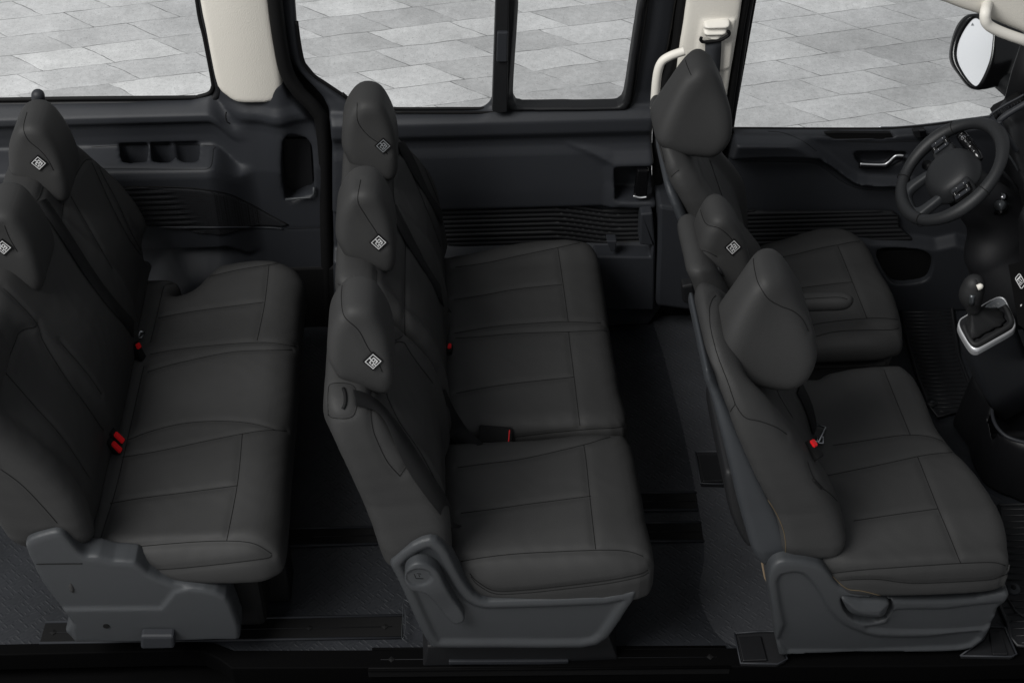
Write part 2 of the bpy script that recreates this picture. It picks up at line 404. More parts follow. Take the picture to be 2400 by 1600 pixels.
def emblem(px, py, host, parent, size=.030, dark=False, name='brand_patch'):
    """small square woven patch: black cloth, light border, angular marks"""
    t = bvh(host); h = t.ray_cast(CP, ray(px, py).normalized())
    if h[0] is None: return
    c, n = h[0], h[1]
    # average the normal around
    acc = Vector(n)
    for dx, dy in ((10, 0), (-10, 0), (0, 10), (0, -10)):
        g = t.ray_cast(CP, ray(px+dx, py+dy).normalized())
        if g[0] is not None and (g[0]-c).length < .05: acc += g[1]
    n = acc.normalized(); c = c+n*.0035
    u = (ray(px+10, py-11)-ray(px, py)); u = (u-n*u.dot(n)).normalized(); v = n.cross(u)
    root = prism_uv(name, c, u, v, n, size*1.22, size*1.22, .0022, BLACK, parent)
    white = WHITE if not dark else SILVER
    bars = []
    z = n*.0014; s = size
    def q(a, b, w, h_, lift=0): bars.append(patch_quad(c+u*a*s+v*b*s, u, v, z+n*lift, w*s, h_*s))
    for a in (-.46, .46): q(a, 0, .07, .99); 
    for b in (-.46, .46): q(0, b, .85, .07)
    rnd = random.Random(7)
    q(-.14, .16, .34, .10); q(-.27, .08, .10, .22); q(.02, .27, .10, .3); q(.2, .2, .22, .1); q(.27, .05, .1, .26)
    q(.1, -.05, .3, .1); q(-.2, -.16, .3, .1); q(-.1, -.29, .1, .2); q(.14, -.26, .26, .12); q(.26, -.2, .1, .2); q(-.3, -.3, .1, .1); q(-.02, .07, .1, .12)
    mk = join_geo('emblem_print', bars, white, root)
    return root
def prism_uv(name, c, u, v, n, w, h, t, m, parent):
    V = []
    for k in (-t, t*.3):
        for a, b in ((-1, -1), (1, -1), (1, 1), (-1, 1)): V.append(tuple(c+u*a*w/2+v*b*h/2+n*k))
    return mesh_obj(name, V, [(3, 2, 1, 0), (4, 5, 6, 7), (0, 1, 5, 4), (1, 2, 6, 5), (2, 3, 7, 6), (3, 0, 4, 7)], m, parent, False)

# ------------------------------------------------------------------ the setting
def sheet(name, poly, z, m):
    return mesh_obj(name, [(a, b, z) for a, b in poly], [tuple(range(len(poly)))], m, None, False)
g = sheet('ground_paving', [(-14, -8), (14, -8), (14, 22), (-14, 22)], -.5, paver_mat()); tag(g, kind='structure')
# van floor with rounded step corner at the near left
def van_floor():
    e = [(-2.1, .175), (-1.0, .155), (-.95, .150), (-.92, .138), (-.90, .12), (-.88, .095), (-.84, .085), (.3, .03), (1.2, -.01), (2.3, -.03), (2.3, 1.66), (-2.1, 1.66)]
    o = prism('floor', e, 'z', -.06, 0, FLOOR, None, bev=.006); tag(o, kind='structure'); return o
van_floor()
FLOOR_LIT = FLOOR.copy(); FLOOR_LIT.name = 'lit_tread_vinyl'  # paler copy of the floor vinyl, light behind the front seats painted in
_cr = [n for n in FLOOR_LIT.node_tree.nodes if n.type == 'VALTORGB'][0]
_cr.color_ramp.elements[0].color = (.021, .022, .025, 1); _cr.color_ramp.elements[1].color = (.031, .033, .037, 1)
o = mesh_obj('lit_floor_patch', [(a, b, .0018) for a, b in XY(smooth_poly([(1528, 712), (1640, 712), (1700, 900), (1760, 1150), (1810, 1400), (1800, 1500), (1700, 1505), (1640, 1400), (1650, 1280), (1610, 1050), (1560, 850)], 5), 0)], [tuple(range(55))], FLOOR_LIT, None, False); tag(o, kind='structure')  # thin overlay carrying that painted light, same floor underneath
o = prism('sill_cover', [(-2.1, .16), (-1.02, .14), (-.95, .135), (-.90, .105), (-.86, .07), (.3, .02), (1.2, -.02), (2.3, -.04), (2.3, .035), (1.2, .055), (.3, .085), (-.86, .135), (-.92, .165), (-1.02, .18), (-2.1, .20)], 'z', -.07, .004, VOID, None, bev=.004); tag(o, 'black step cover along the near edge of the van floor', 'step cover')
o = prism('step_well', [(-2.1, -.35), (2.3, -.35), (2.3, .2), (-2.1, .2)], 'z', -.22, -.12, VOID, None, bev=.01); tag(o, kind='structure')

# ------------------------------------------------------------------ seats
ZS = .472
def z3(*p): return [(700+.5102*a, .5102*b) for a, b in p]
def z4(*p): return [(700+.5102*a, 800+.5102*b) for a, b in p]
def z1(*p): return [(.5102*a, .5102*b) for a, b in p]
def z2(*p): return [(.5102*a, 800+.5102*b) for a, b in p]
def z5(*p): return [(1400+.5102*a, .5102*b) for a, b in p]
def z6(*p): return [(1800+.3827*a, .3827*b) for a, b in p]
def z7(*p): return [(1600+.3827*a, 500+.3827*b) for a, b in p]
def z8(*p): return [(1600+.3827*a, 1000+.3827*b) for a, b in p]

def bb(pts, pad=.03): P = np.array(pts); return P.min(0)-pad, P.max(0)+pad
def cushion(name, plan, ztop, zbot, parent, crown=lambda X, Y: 0, k=.07, front=.0, res=.0065, m=LEATHER, rear_dip=0):
    s = S2(plan, n=4); (x0, y0), (x1, y1) = bb(plan)
    def f(X, Y, Z):
        t = ztop+crown(X, Y)-rear_dip*0
        return smax(smax(s(X, Y), Z-t, k), zbot-Z, .03)+wob(X, Y, Z)
    return sdf_mesh(name, f, (x0, y0, zbot-.03), (x1, y1, ztop+.09), res, m, parent)
def backrest(name, prof, front, parent, k=.055, relief=None, res=.0075, m=LEATHER):
    """prof: outline in x,z; front: outline in y,z"""
    a = S2(prof, n=5); b = S2(front, n=4); lo1, hi1 = bb(prof); lo2, hi2 = bb(front)
    def f(X, Y, Z):
        d = a(X if relief is None else X+relief(Y, Z), Z)
        return smax(d, b(Y, Z), k)+wob(Z*1.0, Y, X)
    return sdf_mesh(name, f, (lo1[0]-.02, lo2[0], lo1[1]), (hi1[0]+.03, hi2[0], hi1[1]+.01), res, m, parent)
def headrest(name, prof, yc, hw, parent, k=.05, res=.006, top=.7, m=LEATHER, skew=0, rear=.0, turn=0):
    a = S2(prof, n=5); lo, hi = bb(prof); k = k*.8
    def f(X, Y, Z):
        t = ss(Z, lo[1]+.05, hi[1]-.05)
        w = hw*(1-(1-top)*t)*(1-rear*(1-ss(X, lo[0]+.03, lo[0]+.20)))
        return smax(a(X, Z), np.abs(Y-yc-skew*t+turn*(1-ss(X, lo[0]+.03, lo[0]+.20)))-w, k)
    return sdf_mesh(name, f, (lo[0], yc-hw-.08, lo[1]), (hi[0], yc+hw+.04, hi[1]), res, m, parent)

# ---- side profiles (x, z) of the second row, reused for the third row one pitch back
PB = [(-.375, .44), (-.415, .60), (-.46, .79), (-.495, .93), (-.506, 1.0), (-.500, 1.032), (-.475, 1.045), (-.43, 1.035), (-.385, 1.0), (-.32, .915), (-.245, .80), (-.212, .66), (-.205, .55), (-.212, .47), (-.29, .44)]
PH = [(-.489, 1.06), (-.499, 1.10), (-.486, 1.17), (-.452, 1.224), (-.412, 1.238), (-.372, 1.218), (-.345, 1.15), (-.335, 1.07), (-.338, 1.00), (-.362, .975), (-.42, .998), (-.47, 1.028)]
def shift(pts, dx, dz=0): return [(a+dx, b+dz) for a, b in pts]

def bucket(yc, hw, depth=.022, z0=.5, z1_=1.0):
    """concave centre panel between two side bolsters"""
    def r(Y, Z):
        d = 1-ss(np.abs(Y-yc), hw-.06, hw+.0)
        return depth*d*ss(Z, z0-.1, z0+.05)*(1-ss(Z, z1_-.08, z1_+.04))
    return r

# ---------------- second row, near single seat
def row2_single():
    root = thing('seat', (.0, .29, 0), 'single dark grey seat with recline lever on its slate side trim', 'seat', 'seats of the van')
    plan = [(.338, .035), (.345, .2), (.34, .45), (.325, .52), (.30, .535), (.05, .53), (-.2, .525), (-.235, .5), (-.235, .12), (-.20, .06), (-.11, .03), (.15, .018)]
    cu = cushion('cushion', plan, .475, .30, root, lambda X, Y: -.02*ss(.16-Y, 0, .16)+.012*ss(X, .0, .22)-.01*ss(X, .2, .33), k=.075)
    seams(cu, [[(1072, 1093), (1140, 1084), (1230, 1072), (1368, 1040), (1420, 1024), (1455, 1019), (1490, 1022)],
               [(1080, 1200), (1160, 1190), (1230, 1180), (1384, 1160)],
               [(1080, 1315), (1140, 1304), (1210, 1296), (1300, 1291), (1414, 1287), (1470, 1290), (1508, 1302)],
               [(1368, 1040), (1374, 1080), (1382, 1160), (1392, 1250), (1396, 1285)],
               [(1101, 1345), (1118, 1364), (1160, 1386), (1230, 1384), (1300, 1377), (1420, 1362), (1500, 1346), (1520, 1336)]])
    seams(cu, [[(1104, 1351), (1120, 1370), (1162, 1391), (1232, 1389), (1302, 1382), (1422, 1367), (1500, 1351), (1520, 1341)]], depth=.001, r=.0009)
    front = [(.055, .43), (.05, .7), (.05, .88), (.06, .97), (.10, 1.04), (.18, 1.07), (.42, 1.07), (.50, 1.045), (.525, .96), (.53, .8), (.53, .6), (.52, .43)]
    ba = backrest('backrest', PB, front, root, relief=bucket(.29, .19), k=.06)
    seams(ba, [z4((365, -60), (340, 0), (345, 130), (332, 250), (340, 390), (370, 480), (410, 560), (465, 622)),
               z4((465, 622), (480, 600), (500, 572)),
               z4((415, 260), (405, 200), (420, 90), (435, 20), (460, 0), (490, 5)),
               z4((415, 260), (470, 370), (560, 500), (640, 650), (690, 740)),
               z4((490, 5), (530, 70), (590, 150), (620, 190)),
               z3((385, 1360), (420, 1420), (470, 1490), (480, 1540), (430, 1570))])
    seams(ba, [z4((133, 340), (133, 230), (150, 192), (240, 195), (268, 240), (262, 320), (230, 352), (150, 350), (133, 330))], depth=.0022, w=.006)
    h = headrest('headrest', PH, .285, .118, root)
    seams(h, [[(800, 668), (798, 700), (806, 742), (840, 775), (862, 815), (886, 850), (896, 872)]], depth=.003)
    emblem(874, 845, h, h, dark=False)
    # plastic belt guide slot and shell
    t = bvh(ba)
    sl = drape(z4((205, 215), (214, 245), (214, 285), (203, 310)), t)
    if sl:
        V, Fc = tube_geo([q[0]+q[1]*.001 for q in sl[0]], .0045, 8); mesh_obj('belt_slot', V, Fc, BLACK, root)
    # side trim: shell with raised rim
    out = XZ(z4((425, 1005), (428, 1040), (450, 1080), (500, 1190), (560, 1320), (600, 1385), (640, 1402), (900, 1402), (1300, 1402), (1400, 1370), (1440, 1330), (1500, 1240), (1552, 1140), (1400, 1168), (950, 1185), (840, 1180), (780, 1130), (730, 1050), (690, 970), (655, 925), (605, 902), (520, 930)), .02)
    s = S2(out, n=2); lo, hi = bb(out)
    def f(X, Y, Z):
        d = s(X, Z); ins = ss(-d, .022, .040)
        face = .012+.010*ins+.012*ss(Z, .30, .16)*0
        return smax(smax(d, face-Y, .014), Y-.075, .01)
    tr = sdf_mesh('side_trim', f, (lo[0], -.01, lo[1]), (hi[0], .10, hi[1]), .005, GREY, root)
    # recline lever
    lv = XZ(z4((488, 1062), (500, 1028), (540, 1006), (592, 1012), (640, 1045), (668, 1100), (710, 1180), (756, 1248), (760, 1285), (712, 1298), (664, 1250), (610, 1175), (570, 1142), (515, 1130), (490, 1095)), -.005)
    s2 = S2(lv, n=3); lo, hi = bb(lv)
    cx, cz = XZ(z4((552, 1068)), -.005)[0]
    def f2(X, Y, Z):
        d = s2(X, Z); r = np.sqrt((X-cx)**2+(Z-cz)**2)
        face = -.018+.006*ss(.036-r, 0, .004)-.0+.012*ss(-(d), .0, .0)*0+.010*ss(r, .05, .18)
        return smax(smax(d, face-Y, .009), Y-.03, .01)
    l = sdf_mesh('recline_lever', f2, (lo[0], -.03, lo[1]), (hi[0], .04, hi[1]), .004, GREY, root)
    V, Fc = [], []
    for seg in ([(-.012, .010), (-.008, -.008), (.012, -.010)], [(-.004, .012), (.006, .010)], [(.0, .006), (.002, -.002)]):
        tube_geo([(cx+a, -.0125, cz+b) for a, b in seg], .0009, 5, V, Fc)
    mesh_obj('recline_symbol', V, Fc, SEAM, l)
    # pedestal
    pd = XZ(z4((590, 1400), (570, 1492), (1475, 1480), (1425, 1350)), .05)
    prism('pedestal', pd, 'y', .05, .46, TRIMD, root, bev=.006)
    prism('pedestal_foot', XZ(z4((690, 1465), (1240, 1462), (1240, 1480), (690, 1480)), .045), 'y', .042, .06, TRIM, root, bev=.003)
    prism('seat_pan', [(-.22, .08), (.28, .08), (.28, .5), (-.22, .5)], 'z', .12, .32, BLACK, root, bev=.02)
    return dict(root=root, cu=cu, ba=ba, h=h)
R2S = row2_single()

# ---------------- second row, far double bench
def row2_double():
    root = thing('bench_seat', (.0, .98, 0), 'dark grey two-place bench of the middle row beside the sliding door', 'seat', 'seats of the van')
    plan = [(.318, .56), (.326, .75), (.322, 1.0), (.322, 1.3), (.312, 1.40), (.27, 1.44), (.15, 1.452), (.0, 1.44), (-.12, 1.405), (-.2, 1.39), (-.235, 1.36), (-.235, .6), (-.2, .56), (-.1, .555), (.1, .552)]
    cu = cushion('cushion', plan, .472, .32, root, lambda X, Y: .022*ss(Y, 1.30, 1.42)+.01*ss(X, .0, .22)-.012*ss(X, .2, .33), k=.07)
    seams(cu, [z3((720, 1225), (860, 1205), (1000, 1175), (1190, 1135), (1300, 1110), (1352, 1105)),
               z3((712, 1373), (860, 1350), (1000, 1325), (1210, 1303)),
               z3((1190, 1136), (1210, 1270), (1238, 1472)),
               z3((715, 1527), (900, 1496), (1100, 1480), (1230, 1474), (1390, 1480)),
               z3((1250, 1520), (1390, 1514), (1420, 1520)),
               z3((720, 1550), (860, 1540), (1000, 1528), (1250, 1520)),
               z3((1240, 1520), (1245, 1570))+z4((1265, 160), (1292, 386)),
               z4((725, 234), (860, 208), (1000, 188), (1262, 160))])
    seams(cu, [z4((985, 440), (1150, 420), (1340, 402), (1480, 392), (1505, 360), (1490, 250), (1450, 60))], depth=.002, w=.006)
    PBd = shift(PB, .006)
    front = [(.56, .43), (.55, .7), (.55, .9), (.555, 1.0), (.59, 1.05), (.7, 1.07), (1.30, 1.07), (1.37, 1.06), (1.41, 1.0), (1.425, .88), (1.425, .6), (1.41, .43)]
    r1 = bucket(.78, .2, .016); r2 = bucket(1.21, .2, .016)
    ba = backrest('backrest', PBd, front, root, relief=lambda Y, Z: r1(Y, Z)+r2(Y, Z)-.014*np.exp(-((Y-.995)/.008)**2)*0)
    seams(ba, [z3((470, 700), (445, 740), (438, 830), (445, 930), (480, 1010), (495, 1080)),
               z3((495, 1080), (492, 1300), (488, 1520), (500, 1580)),
               z3((470, 700), (500, 740), (560, 880), (620, 1030), (655, 1130)),
               z3((430, 510), (500, 600), (560, 720), (620, 860), (655, 950)),
               z3((360, 1240), (358, 1300), (370, 1345)),
               z3((382, 770), (385, 830), (400, 900)),
               z3((165, 1300), (185, 1308), (210, 1300))])
    for yc, px in ((.775, ((845, 420), (838, 470), (856, 505), (882, 545), (900, 580))), (1.215, ((836, 240), (838, 285), (862, 318), (892, 340), (908, 362)))):
        h = headrest('headrest', shift(PH, .0, -.005), yc, .112, root)
        seams(h, [list(px)], depth=.003)
        if yc < 1: emblem(887, 567, h, h)
        else: emblem(898, 341, h, h, dark=True)
    prism('seat_pan', [(-.2, .6), (.26, .6), (.26, 1.38), (-.2, 1.38)], 'z', .06, .34, BLACK, root, bev=.02)
    return dict(root=root, cu=cu, ba=ba)
R2D = row2_double()

# ---------------- third row bench
def row3():
    root = thing('bench_seat', (-.95, .76, 0), 'dark grey three-place rear bench in front of the cup holder ledge', 'seat', 'seats of the van')
    far = XY([(404, 660), (444, 648), (470, 625), (490, 605), (515, 592), (560, 585), (597, 583), (640, 586), (672, 595), (700, 608), (712, 632)], ZS+.02)
    plan = [(-.672, .2), (-.675, .5), (-.675, .9), (-.68, 1.2)]+far[::-1]+[(-1.1, 1.33), (-1.22, 1.34), (-1.27, 1.3), (-1.27, .18), (-1.22, .13), (-1.1, .12), (-.8, .105), (-.7, .125)]
    cu = cushion('cushion', plan, .468, .33, root, lambda X, Y: .006*np.cos(Y*14)-.03*ss(.2-Y, 0, .1)+.01*ss(X, -.95, -.75)-.014*ss(X, -.78, -.67), k=.085)
    seams(cu, [z1((762, 1305), (950, 1268), (1100, 1235), (1235, 1213), (1330, 1198), (1385, 1197)),
               z1((1235, 1213), (1215, 1390), (1180, 1560)),
               z1((725, 1457), (900, 1425), (1210, 1385)),
               z2((690, 55), (800, 35), (940, 18), (1100, 5), (1240, 2), (1365, 22)),
               z2((675, 137), (780, 105), (900, 77), (1000, 56), (1120, 40), (1345, 36)),
               z2((590, 446), (680, 412), (800, 380), (900, 366), (1000, 362), (1100, 366), (1180, 378), (1265, 402)),
               z2((560, 527), (680, 508), (820, 480), (960, 450), (1112, 420), (1230, 404), (1320, 408)),
               z2((1112, 420), (1100, 560), (1088, 660), (1070, 760), (1040, 912)),
               z2((505, 740), (650, 715), (850, 690), (1088, 658)),
               z2((460, 965), (520, 955), (640, 940), (800, 925), (960, 915), (1100, 916), (1180, 932), (1250, 975)),
               z1((755, 1310), (735, 1380), (712, 1480), (690, 1568)), z2((660, 110), (600, 380), (530, 680), (480, 840), (442, 965)),
               z2((585, 957), (600, 985), (640, 1020), (700, 1047), (800, 1045), (1000, 1025), (1220, 997), (1250, 980))])
    PBr = shift(PB, -1.0)
    PBr = [(-1.385, .47), (-1.42, .60), (-1.46, .79), (-1.492, .95), (-1.501, 1.01), (-1.492, 1.04), (-1.46, 1.052), (-1.41, 1.042), (-1.365, 1.0), (-1.30, .90), (-1.225, .78), (-1.182, .66), (-1.178, .52), (-1.19, .46), (-1.29, .45)]
    ff = [W(a, b, 'x', -1.29) for a, b in z1((330, 545), (370, 572), (440, 690), (520, 800))]
    front = [(.13, .50), (.115, .7), (.115, .95), (.14, 1.0), (.2, 1.06), (.4, 1.075), (1.20, 1.075), (1.33, 1.06), (1.38, 1.02), (1.41, .90), (1.415, .72), (1.41, .62), (1.37, .585), (1.36, .52), (1.35, .44), (.6, .44), (.25, .45)]
    r1 = bucket(.36, .19, .02); r2 = bucket(1.2, .19, .02)
    ba = backrest('backrest', PBr, front, root, relief=lambda Y, Z: r1(Y, Z)+r2(Y, Z))
    seams(ba, [z1((455, 712), (430, 730), (400, 732), (370, 770), (340, 830), (300, 920), (288, 1000), (292, 1030)),
               z1((455, 712), (452, 720), (470, 790), (540, 920), (600, 1050), (650, 1150), (665, 1200)),
               z1((425, 745), (520, 950), (600, 1100), (660, 1180)),
               z1((330, 900), (420, 1060), (520, 1230)),
               z1((200, 855), (185, 900), (160, 930)),
               z1((300, 545), (320, 550), (330, 548)),
               z1((15, 1320), (80, 1380), (170, 1480))+z2((205, 5), (310, 170), (400, 290), (480, 410)),
               z1((280, 1568))+z2((400, 140), (470, 240)),
               z2((0, 590), (90, 655), (180, 745), (262, 838)),
               z1((75, 1568), (90, 1530), (120, 1510), (165, 1500), (175, 1475)), z2((75, 0), (0, 180)),
               z2((20, 130), (160, 290), (300, 450), (420, 630))])
    for yc, px, e in ((1.195, ((62, 262), (54, 300), (66, 330), (92, 352), (112, 375), (125, 400)), (91, 381)), (.775, ((10, 530), (22, 560), (40, 590)), (8, 578)), (.30, None, None)):
        h = headrest('headrest', [(a-(.03 if yc < .4 else 0), b) for a, b in shift(PH, -.98, -.035)], yc, .115, root, top=.78)
        if px: seams(h, [list(px)], depth=.003)
        if e: emblem(e[0], e[1], h, h)
    # little rear belt guide on top
    def f(X, Y, Z): return smax(smax(np.sqrt((X+1.385)**2+(Z-1.20)**2)-.022, slab(Y, 1.30, 1.335), .01), Z-1.3, .01)
    tb = sdf_mesh('belt_guide', lambda X, Y, Z: cyl(X, Y, Z, (-1.42, 1.31, 1.05), (-1.405, 1.31, 1.185), .020), (-1.5, 1.26, 1.0), (-1.34, 1.36, 1.24), .005, TRIM, root)
    # side trim
    out = XZ(z2((115, 935), (140, 905), (200, 884), (255, 872), (295, 885), (330, 925), (365, 965), (400, 985), (450, 985), (520, 1005), (620, 1012), (680, 1060), (800, 1110), (940, 1125), (1040, 1160), (1085, 1250), (1105, 1350), (1000, 1358), (340, 1371), (330, 1280), (260, 1195), (190, 1100), (150, 1020)), .10)
    s = S2(out, smooth=True, n=2); lo, hi = bb(out)
    xm = W(*z2((780, 1135))[0], 'y', .1)
    lower = S2(XZ(z2((340, 1371), (330, 1280), (280, 1214), (740, 1210), (800, 1135), (940, 1100), (1040, 1150), (1085, 1240), (1130, 1360)), .10), smooth=False)
    def f(X, Y, Z):
        d = s(X, Z); L = ss(-lower(X, Z), -.004, .008)
        face = .095-.008*L
        return smax(smax(d, face-Y, .016), Y-.17, .01)
    tr = sdf_mesh('side_trim', f, (lo[0], .06, lo[1]), (hi[0], .19, hi[1]), .0055, GREY, root)
    seams(tr, [z2((155, 1022), (250, 1020), (378, 1019))], depth=.0003, w=.004, r=.0016)
    kx, kz = XZ(z2((488, 1306)), .086)[0]
    mesh_obj('trim_hole', *tube_geo([(kx, .0845, kz), (kx, .09, kz)], .009, 14), BLACK, tr, False)
    bk = XZ(z2((650, 1328), (803, 1328), (806, 1385), (650, 1388)), .08)
    b_ = prism('rail_latch', bk, 'y', .06, .10, TRIM, root, bev=.008)
    prism('seat_pan', [(-1.22, .18), (-.76, .18), (-.76, 1.3), (-1.22, 1.3)], 'z', .05, .36, BLACK, root, bev=.02)
    prism('rail_foot', [(-.78, .30), (-.70, .30), (-.70, .42), (-.78, .42)], 'z', .01, .2, BLACK, root, bev=.01)
    return dict(root=root, cu=cu, ba=ba)
R3 = row3()

# ---------------- front row
PFB = [(.70, .42), (.665, .57), (.585, .75), (.515, .92), (.470, 1.03), (.466, 1.065), (.480, 1.085), (.512, 1.075), (.552, 1.03), (.61, .955), (.69, .85), (.775, .72), (.84, .60), (.875, .50), (.865, .42), (.78, .40)]
PFH = [(.506, 1.005), (.520, 1.08), (.560, 1.17), (.60, 1.22), (.645, 1.22), (.682, 1.19), (.718, 1.13), (.752, 1.06), (.768, .985), (.748, .915), (.702, .882), (.64, .89), (.575, .915), (.525, .955)]
PDH = [(.424, 1.165), (.450, 1.24), (.497, 1.325), (.545, 1.357), (.588, 1.335), (.618, 1.285), (.647, 1.21), (.648, 1.135), (.605, 1.082), (.54, 1.085), (.48, 1.10), (.436, 1.128)]
def front_bench():
    root = thing('bench_seat', (1.0, .4, 0), 'dark grey front passenger bench with tilt handle in its slate base', 'seat', 'seats of the van')
    far = XY(z7((770, 985), (880, 955), (1000, 932), (1100, 920), (1200, 915), (1300, 915), (1350, 925), (1400, 960), (1440, 1010), (1500, 1130), (1560, 1290), (1625, 1380), (1690, 1455)), ZS)
    nr = XY(z8((1780, 240), (1880, 375), (1950, 490), (2000, 605), (2025, 720), (2032, 800)), ZS)
    plan = far+nr+[(1.352, .06), (1.31, .006), (1.1, -.002), (.9, .01), (.80, .05), (.74, .12), (.73, .3), (.75, .85)]
    cu = cushion('cushion', plan, .474, .30, root, lambda X, Y: -.03*ss(.17-Y, 0, .13)+.008*ss(X, .95, 1.2), k=.05)
    seams(cu, [z7((1222, 920), (1260, 1020), (1395, 1352)),
               z7((920, 1415), (1100, 1388), (1300, 1358), (1390, 1352), (1480, 1356), (1570, 1378), (1640, 1415), (1685, 1455)),
               z8((865, 297), (1000, 270), (1250, 218), (1440, 176), (1560, 158), (1700, 148)),
               z8((1440, 178), (1565, 495), (1630, 650), (1705, 835)), z8((1050, 570), (1300, 532), (1565, 495)),
               z8((915, 900), (1100, 878), (1300, 862), (1550, 845), (1700, 836), (1880, 830), (1940, 838), (1985, 855)),
               z8((965, 945), (1060, 938), (1200, 938), (1330, 955), (1450, 962), (1700, 952), (1880, 940), (1940, 925), (1985, 905))])
    front = [(.10, .40), (.085, .6), (.09, .8), (.105, .92), (.17, 1.01), (.28, 1.075), (.43, 1.095), (.50, 1.06), (.535, .97), (.55, .8), (.555, .6), (.55, .40)]
    front[0:3] = [(.075, .40), (.06, .6), (.075, .8)]
    ba = backrest('backrest', PFB, front, root, relief=bucket(.33, .17, .03, .5, 1.02), k=.055)
    seams(ba, [z7((205, 500), (185, 520), (165, 580), (170, 700), (210, 860), (270, 1020), (320, 1170)),
               z7((320, 1170), (290, 1210), (275, 1250)),
               z7((320, 1170), (380, 1250), (480, 1275), (580, 1310), (640, 1350)),
               z7((570, 1040), (600, 1120), (680, 1250))], depth=.003)
    seams(ba, [z8((770, 215), (800, 300), (850, 365), (930, 430), (1000, 520), (1050, 600))], depth=.0025)
    V, Fc = [], []; 
    rr = drape(z8((798, 322), (850, 375)), bvh(ba))
    if rr: tube_geo([q[0]+q[1]*.001 for q in rr[0]], .004, 8, V, Fc); mesh_obj('care_tag', V, Fc, BLACK, ba)
    hr = headrest('headrest', PFH, .385, .165, root, k=.07, top=.56, skew=-.01, rear=.28, turn=.05)
    seams(hr, [z7((480, 225), (440, 240), (430, 290), (450, 400), (485, 470), (530, 530), (600, 570), (680, 600), (740, 650), (775, 720))], depth=.003)
    # plastic rear shell of the backrest, proud of the cover
    sh = [(.735, .40), (.645, .40), (.578, .58), (.535, .74), (.484, .92), (.455, 1.0), (.46, 1.04), (.50, .97), (.56, .85), (.625, .7), (.69, .56), (.735, .44)]
    sp = S2(sh, n=4); fs = S2([(.085, .36), (.075, .6), (.11, .85), (.16, .98), (.18, 1.12), (.45, 1.12), (.52, .9), (.54, .6), (.54, .36)], n=4)
    sdf_mesh('rear_shell', lambda X, Y, Z: smax(sp(X, Z), fs(Y, Z), .03), (.40, .03, .34), (.78, .58, 1.18), .0065, SHELL, root)
    # map pocket on the shell
    pk = [(.62, .40), (.565, .52), (.535, .64), (.53, .70), (.56, .70), (.585, .64), (.63, .52), (.66, .42)]
    sk = S2(pk, n=4)
    sdf_mesh('map_pocket', lambda X, Y, Z: smax(sk(X, Z), slab(Y, .12, .48), .02), (.49, .08, .36), (.72, .52, .74), .006, TRIMD, root)
    prism('tan_underside', XZ(z8((480, 822), (502, 826), (512, 880), (522, 965), (500, 930)), .09), 'y', .09, .12, TAN, root, bev=.002)
    # amber cut edge of the cover, as in the photo
    for px in (z8((280, 60), (330, 150), (400, 245), (460, 345), (520, 440), (575, 530), (615, 625), (630, 710), (630, 800)), z8((640, 806), (740, 815), (850, 835), (930, 925), (1010, 990), (1100, 1003), (1240, 1035), (1400, 1052), (1600, 1052), (1800, 1040), (1900, 1022)),
               z8((1705, 155), (1780, 240), (1880, 375), (1960, 500), (2010, 640), (2030, 760))):
        for r_ in drape(px, bvh(ba, cu)):
            V, Fc = tube_geo([q[0]+q[1]*.0006 for q in r_], .0013, 5); mesh_obj('cover_edge', V, Fc, FOAM, cu)
    # centre backrest, slimmer
    pm = [(.64, .45), (.60, .60), (.545, .78), (.49, .95), (.468, 1.0), (.475, 1.03), (.50, 1.045), (.53, 1.03), (.575, .96), (.62, .86), (.69, .72), (.74, .6), (.75, .46)]
    cb = backrest('centre_backrest', pm, [(.57, .44), (.565, .8), (.575, .98), (.61, 1.04), (.82, 1.045), (.86, 1.0), (.875, .8), (.87, .44)], root)
    ph = [(.512, .955), (.522, .92), (.565, .885), (.63, .865), (.668, .88), (.668, .95), (.64, 1.04), (.605, 1.105), (.57, 1.135), (.535, 1.12), (.512, 1.05)]
    h2 = headrest('headrest', ph, .735, .10, root, k=.05, top=.75)
    seams(h2, [z5((490, 900), (470, 930), (475, 980), (500, 1030), (560, 1050), (610, 1090), (640, 1140))], depth=.0025)
    seams(h2, [z5((480, 1150), (510, 1160), (550, 1180))], depth=.002)
    emblem(1717, 578, h2, h2)
    t = bvh(cb); q = t.ray_cast(CP, ray(1686, 632).normalized())
    if q[0] is not None:
        c = q[0]; n = q[1]
        k1 = mesh_obj('belt_guide', *tube_geo([tuple(c-n*.004), tuple(c+n*.006)], .021, 20), TRIMD, root)
        mesh_obj('guide_hole', *tube_geo([tuple(c+n*.005), tuple(c+n*.0085)], .010, 16), BLACK, k1)
        c2 = t.ray_cast(CP, ray(1687, 610).normalized())[0]
        if c2 is not None: mesh_obj('release_button', *tube_geo([tuple(c2-n*.006), tuple(c2+n*.016)], .018, 16), TRIMD, k1)
    # base
    out = XZ(z8((528, 880), (560, 835), (620, 812), (720, 815), (800, 828), (860, 850), (910, 905), (960, 965), (1100, 1012), (1250, 1045), (1500, 1052), (1800, 1040), (1985, 1005), (1985, 1050), (1930, 1120), (1870, 1250), (1780, 1345), (1600, 1368), (1300, 1372), (660, 1385), (590, 1380), (565, 1250), (545, 1100), (520, 960)), .02)
    s = S2(out, n=2); lo, hi = bb(out)
    inn = S2(XZ(z8((575, 940), (640, 885), (740, 890), (830, 990), (900, 1110), (990, 1200), (1080, 1240), (1200, 1275), (1500, 1275), (1820, 1240), (1760, 1330), (1500, 1352), (640, 1370), (620, 1200)), .02), n=2)
    inn2 = S2(XZ(z8((1290, 1110), (1600, 1105), (1950, 1065), (1900, 1160), (1850, 1225), (1500, 1245), (1200, 1240), (1120, 1215), (1250, 1190)), .02), n=2)
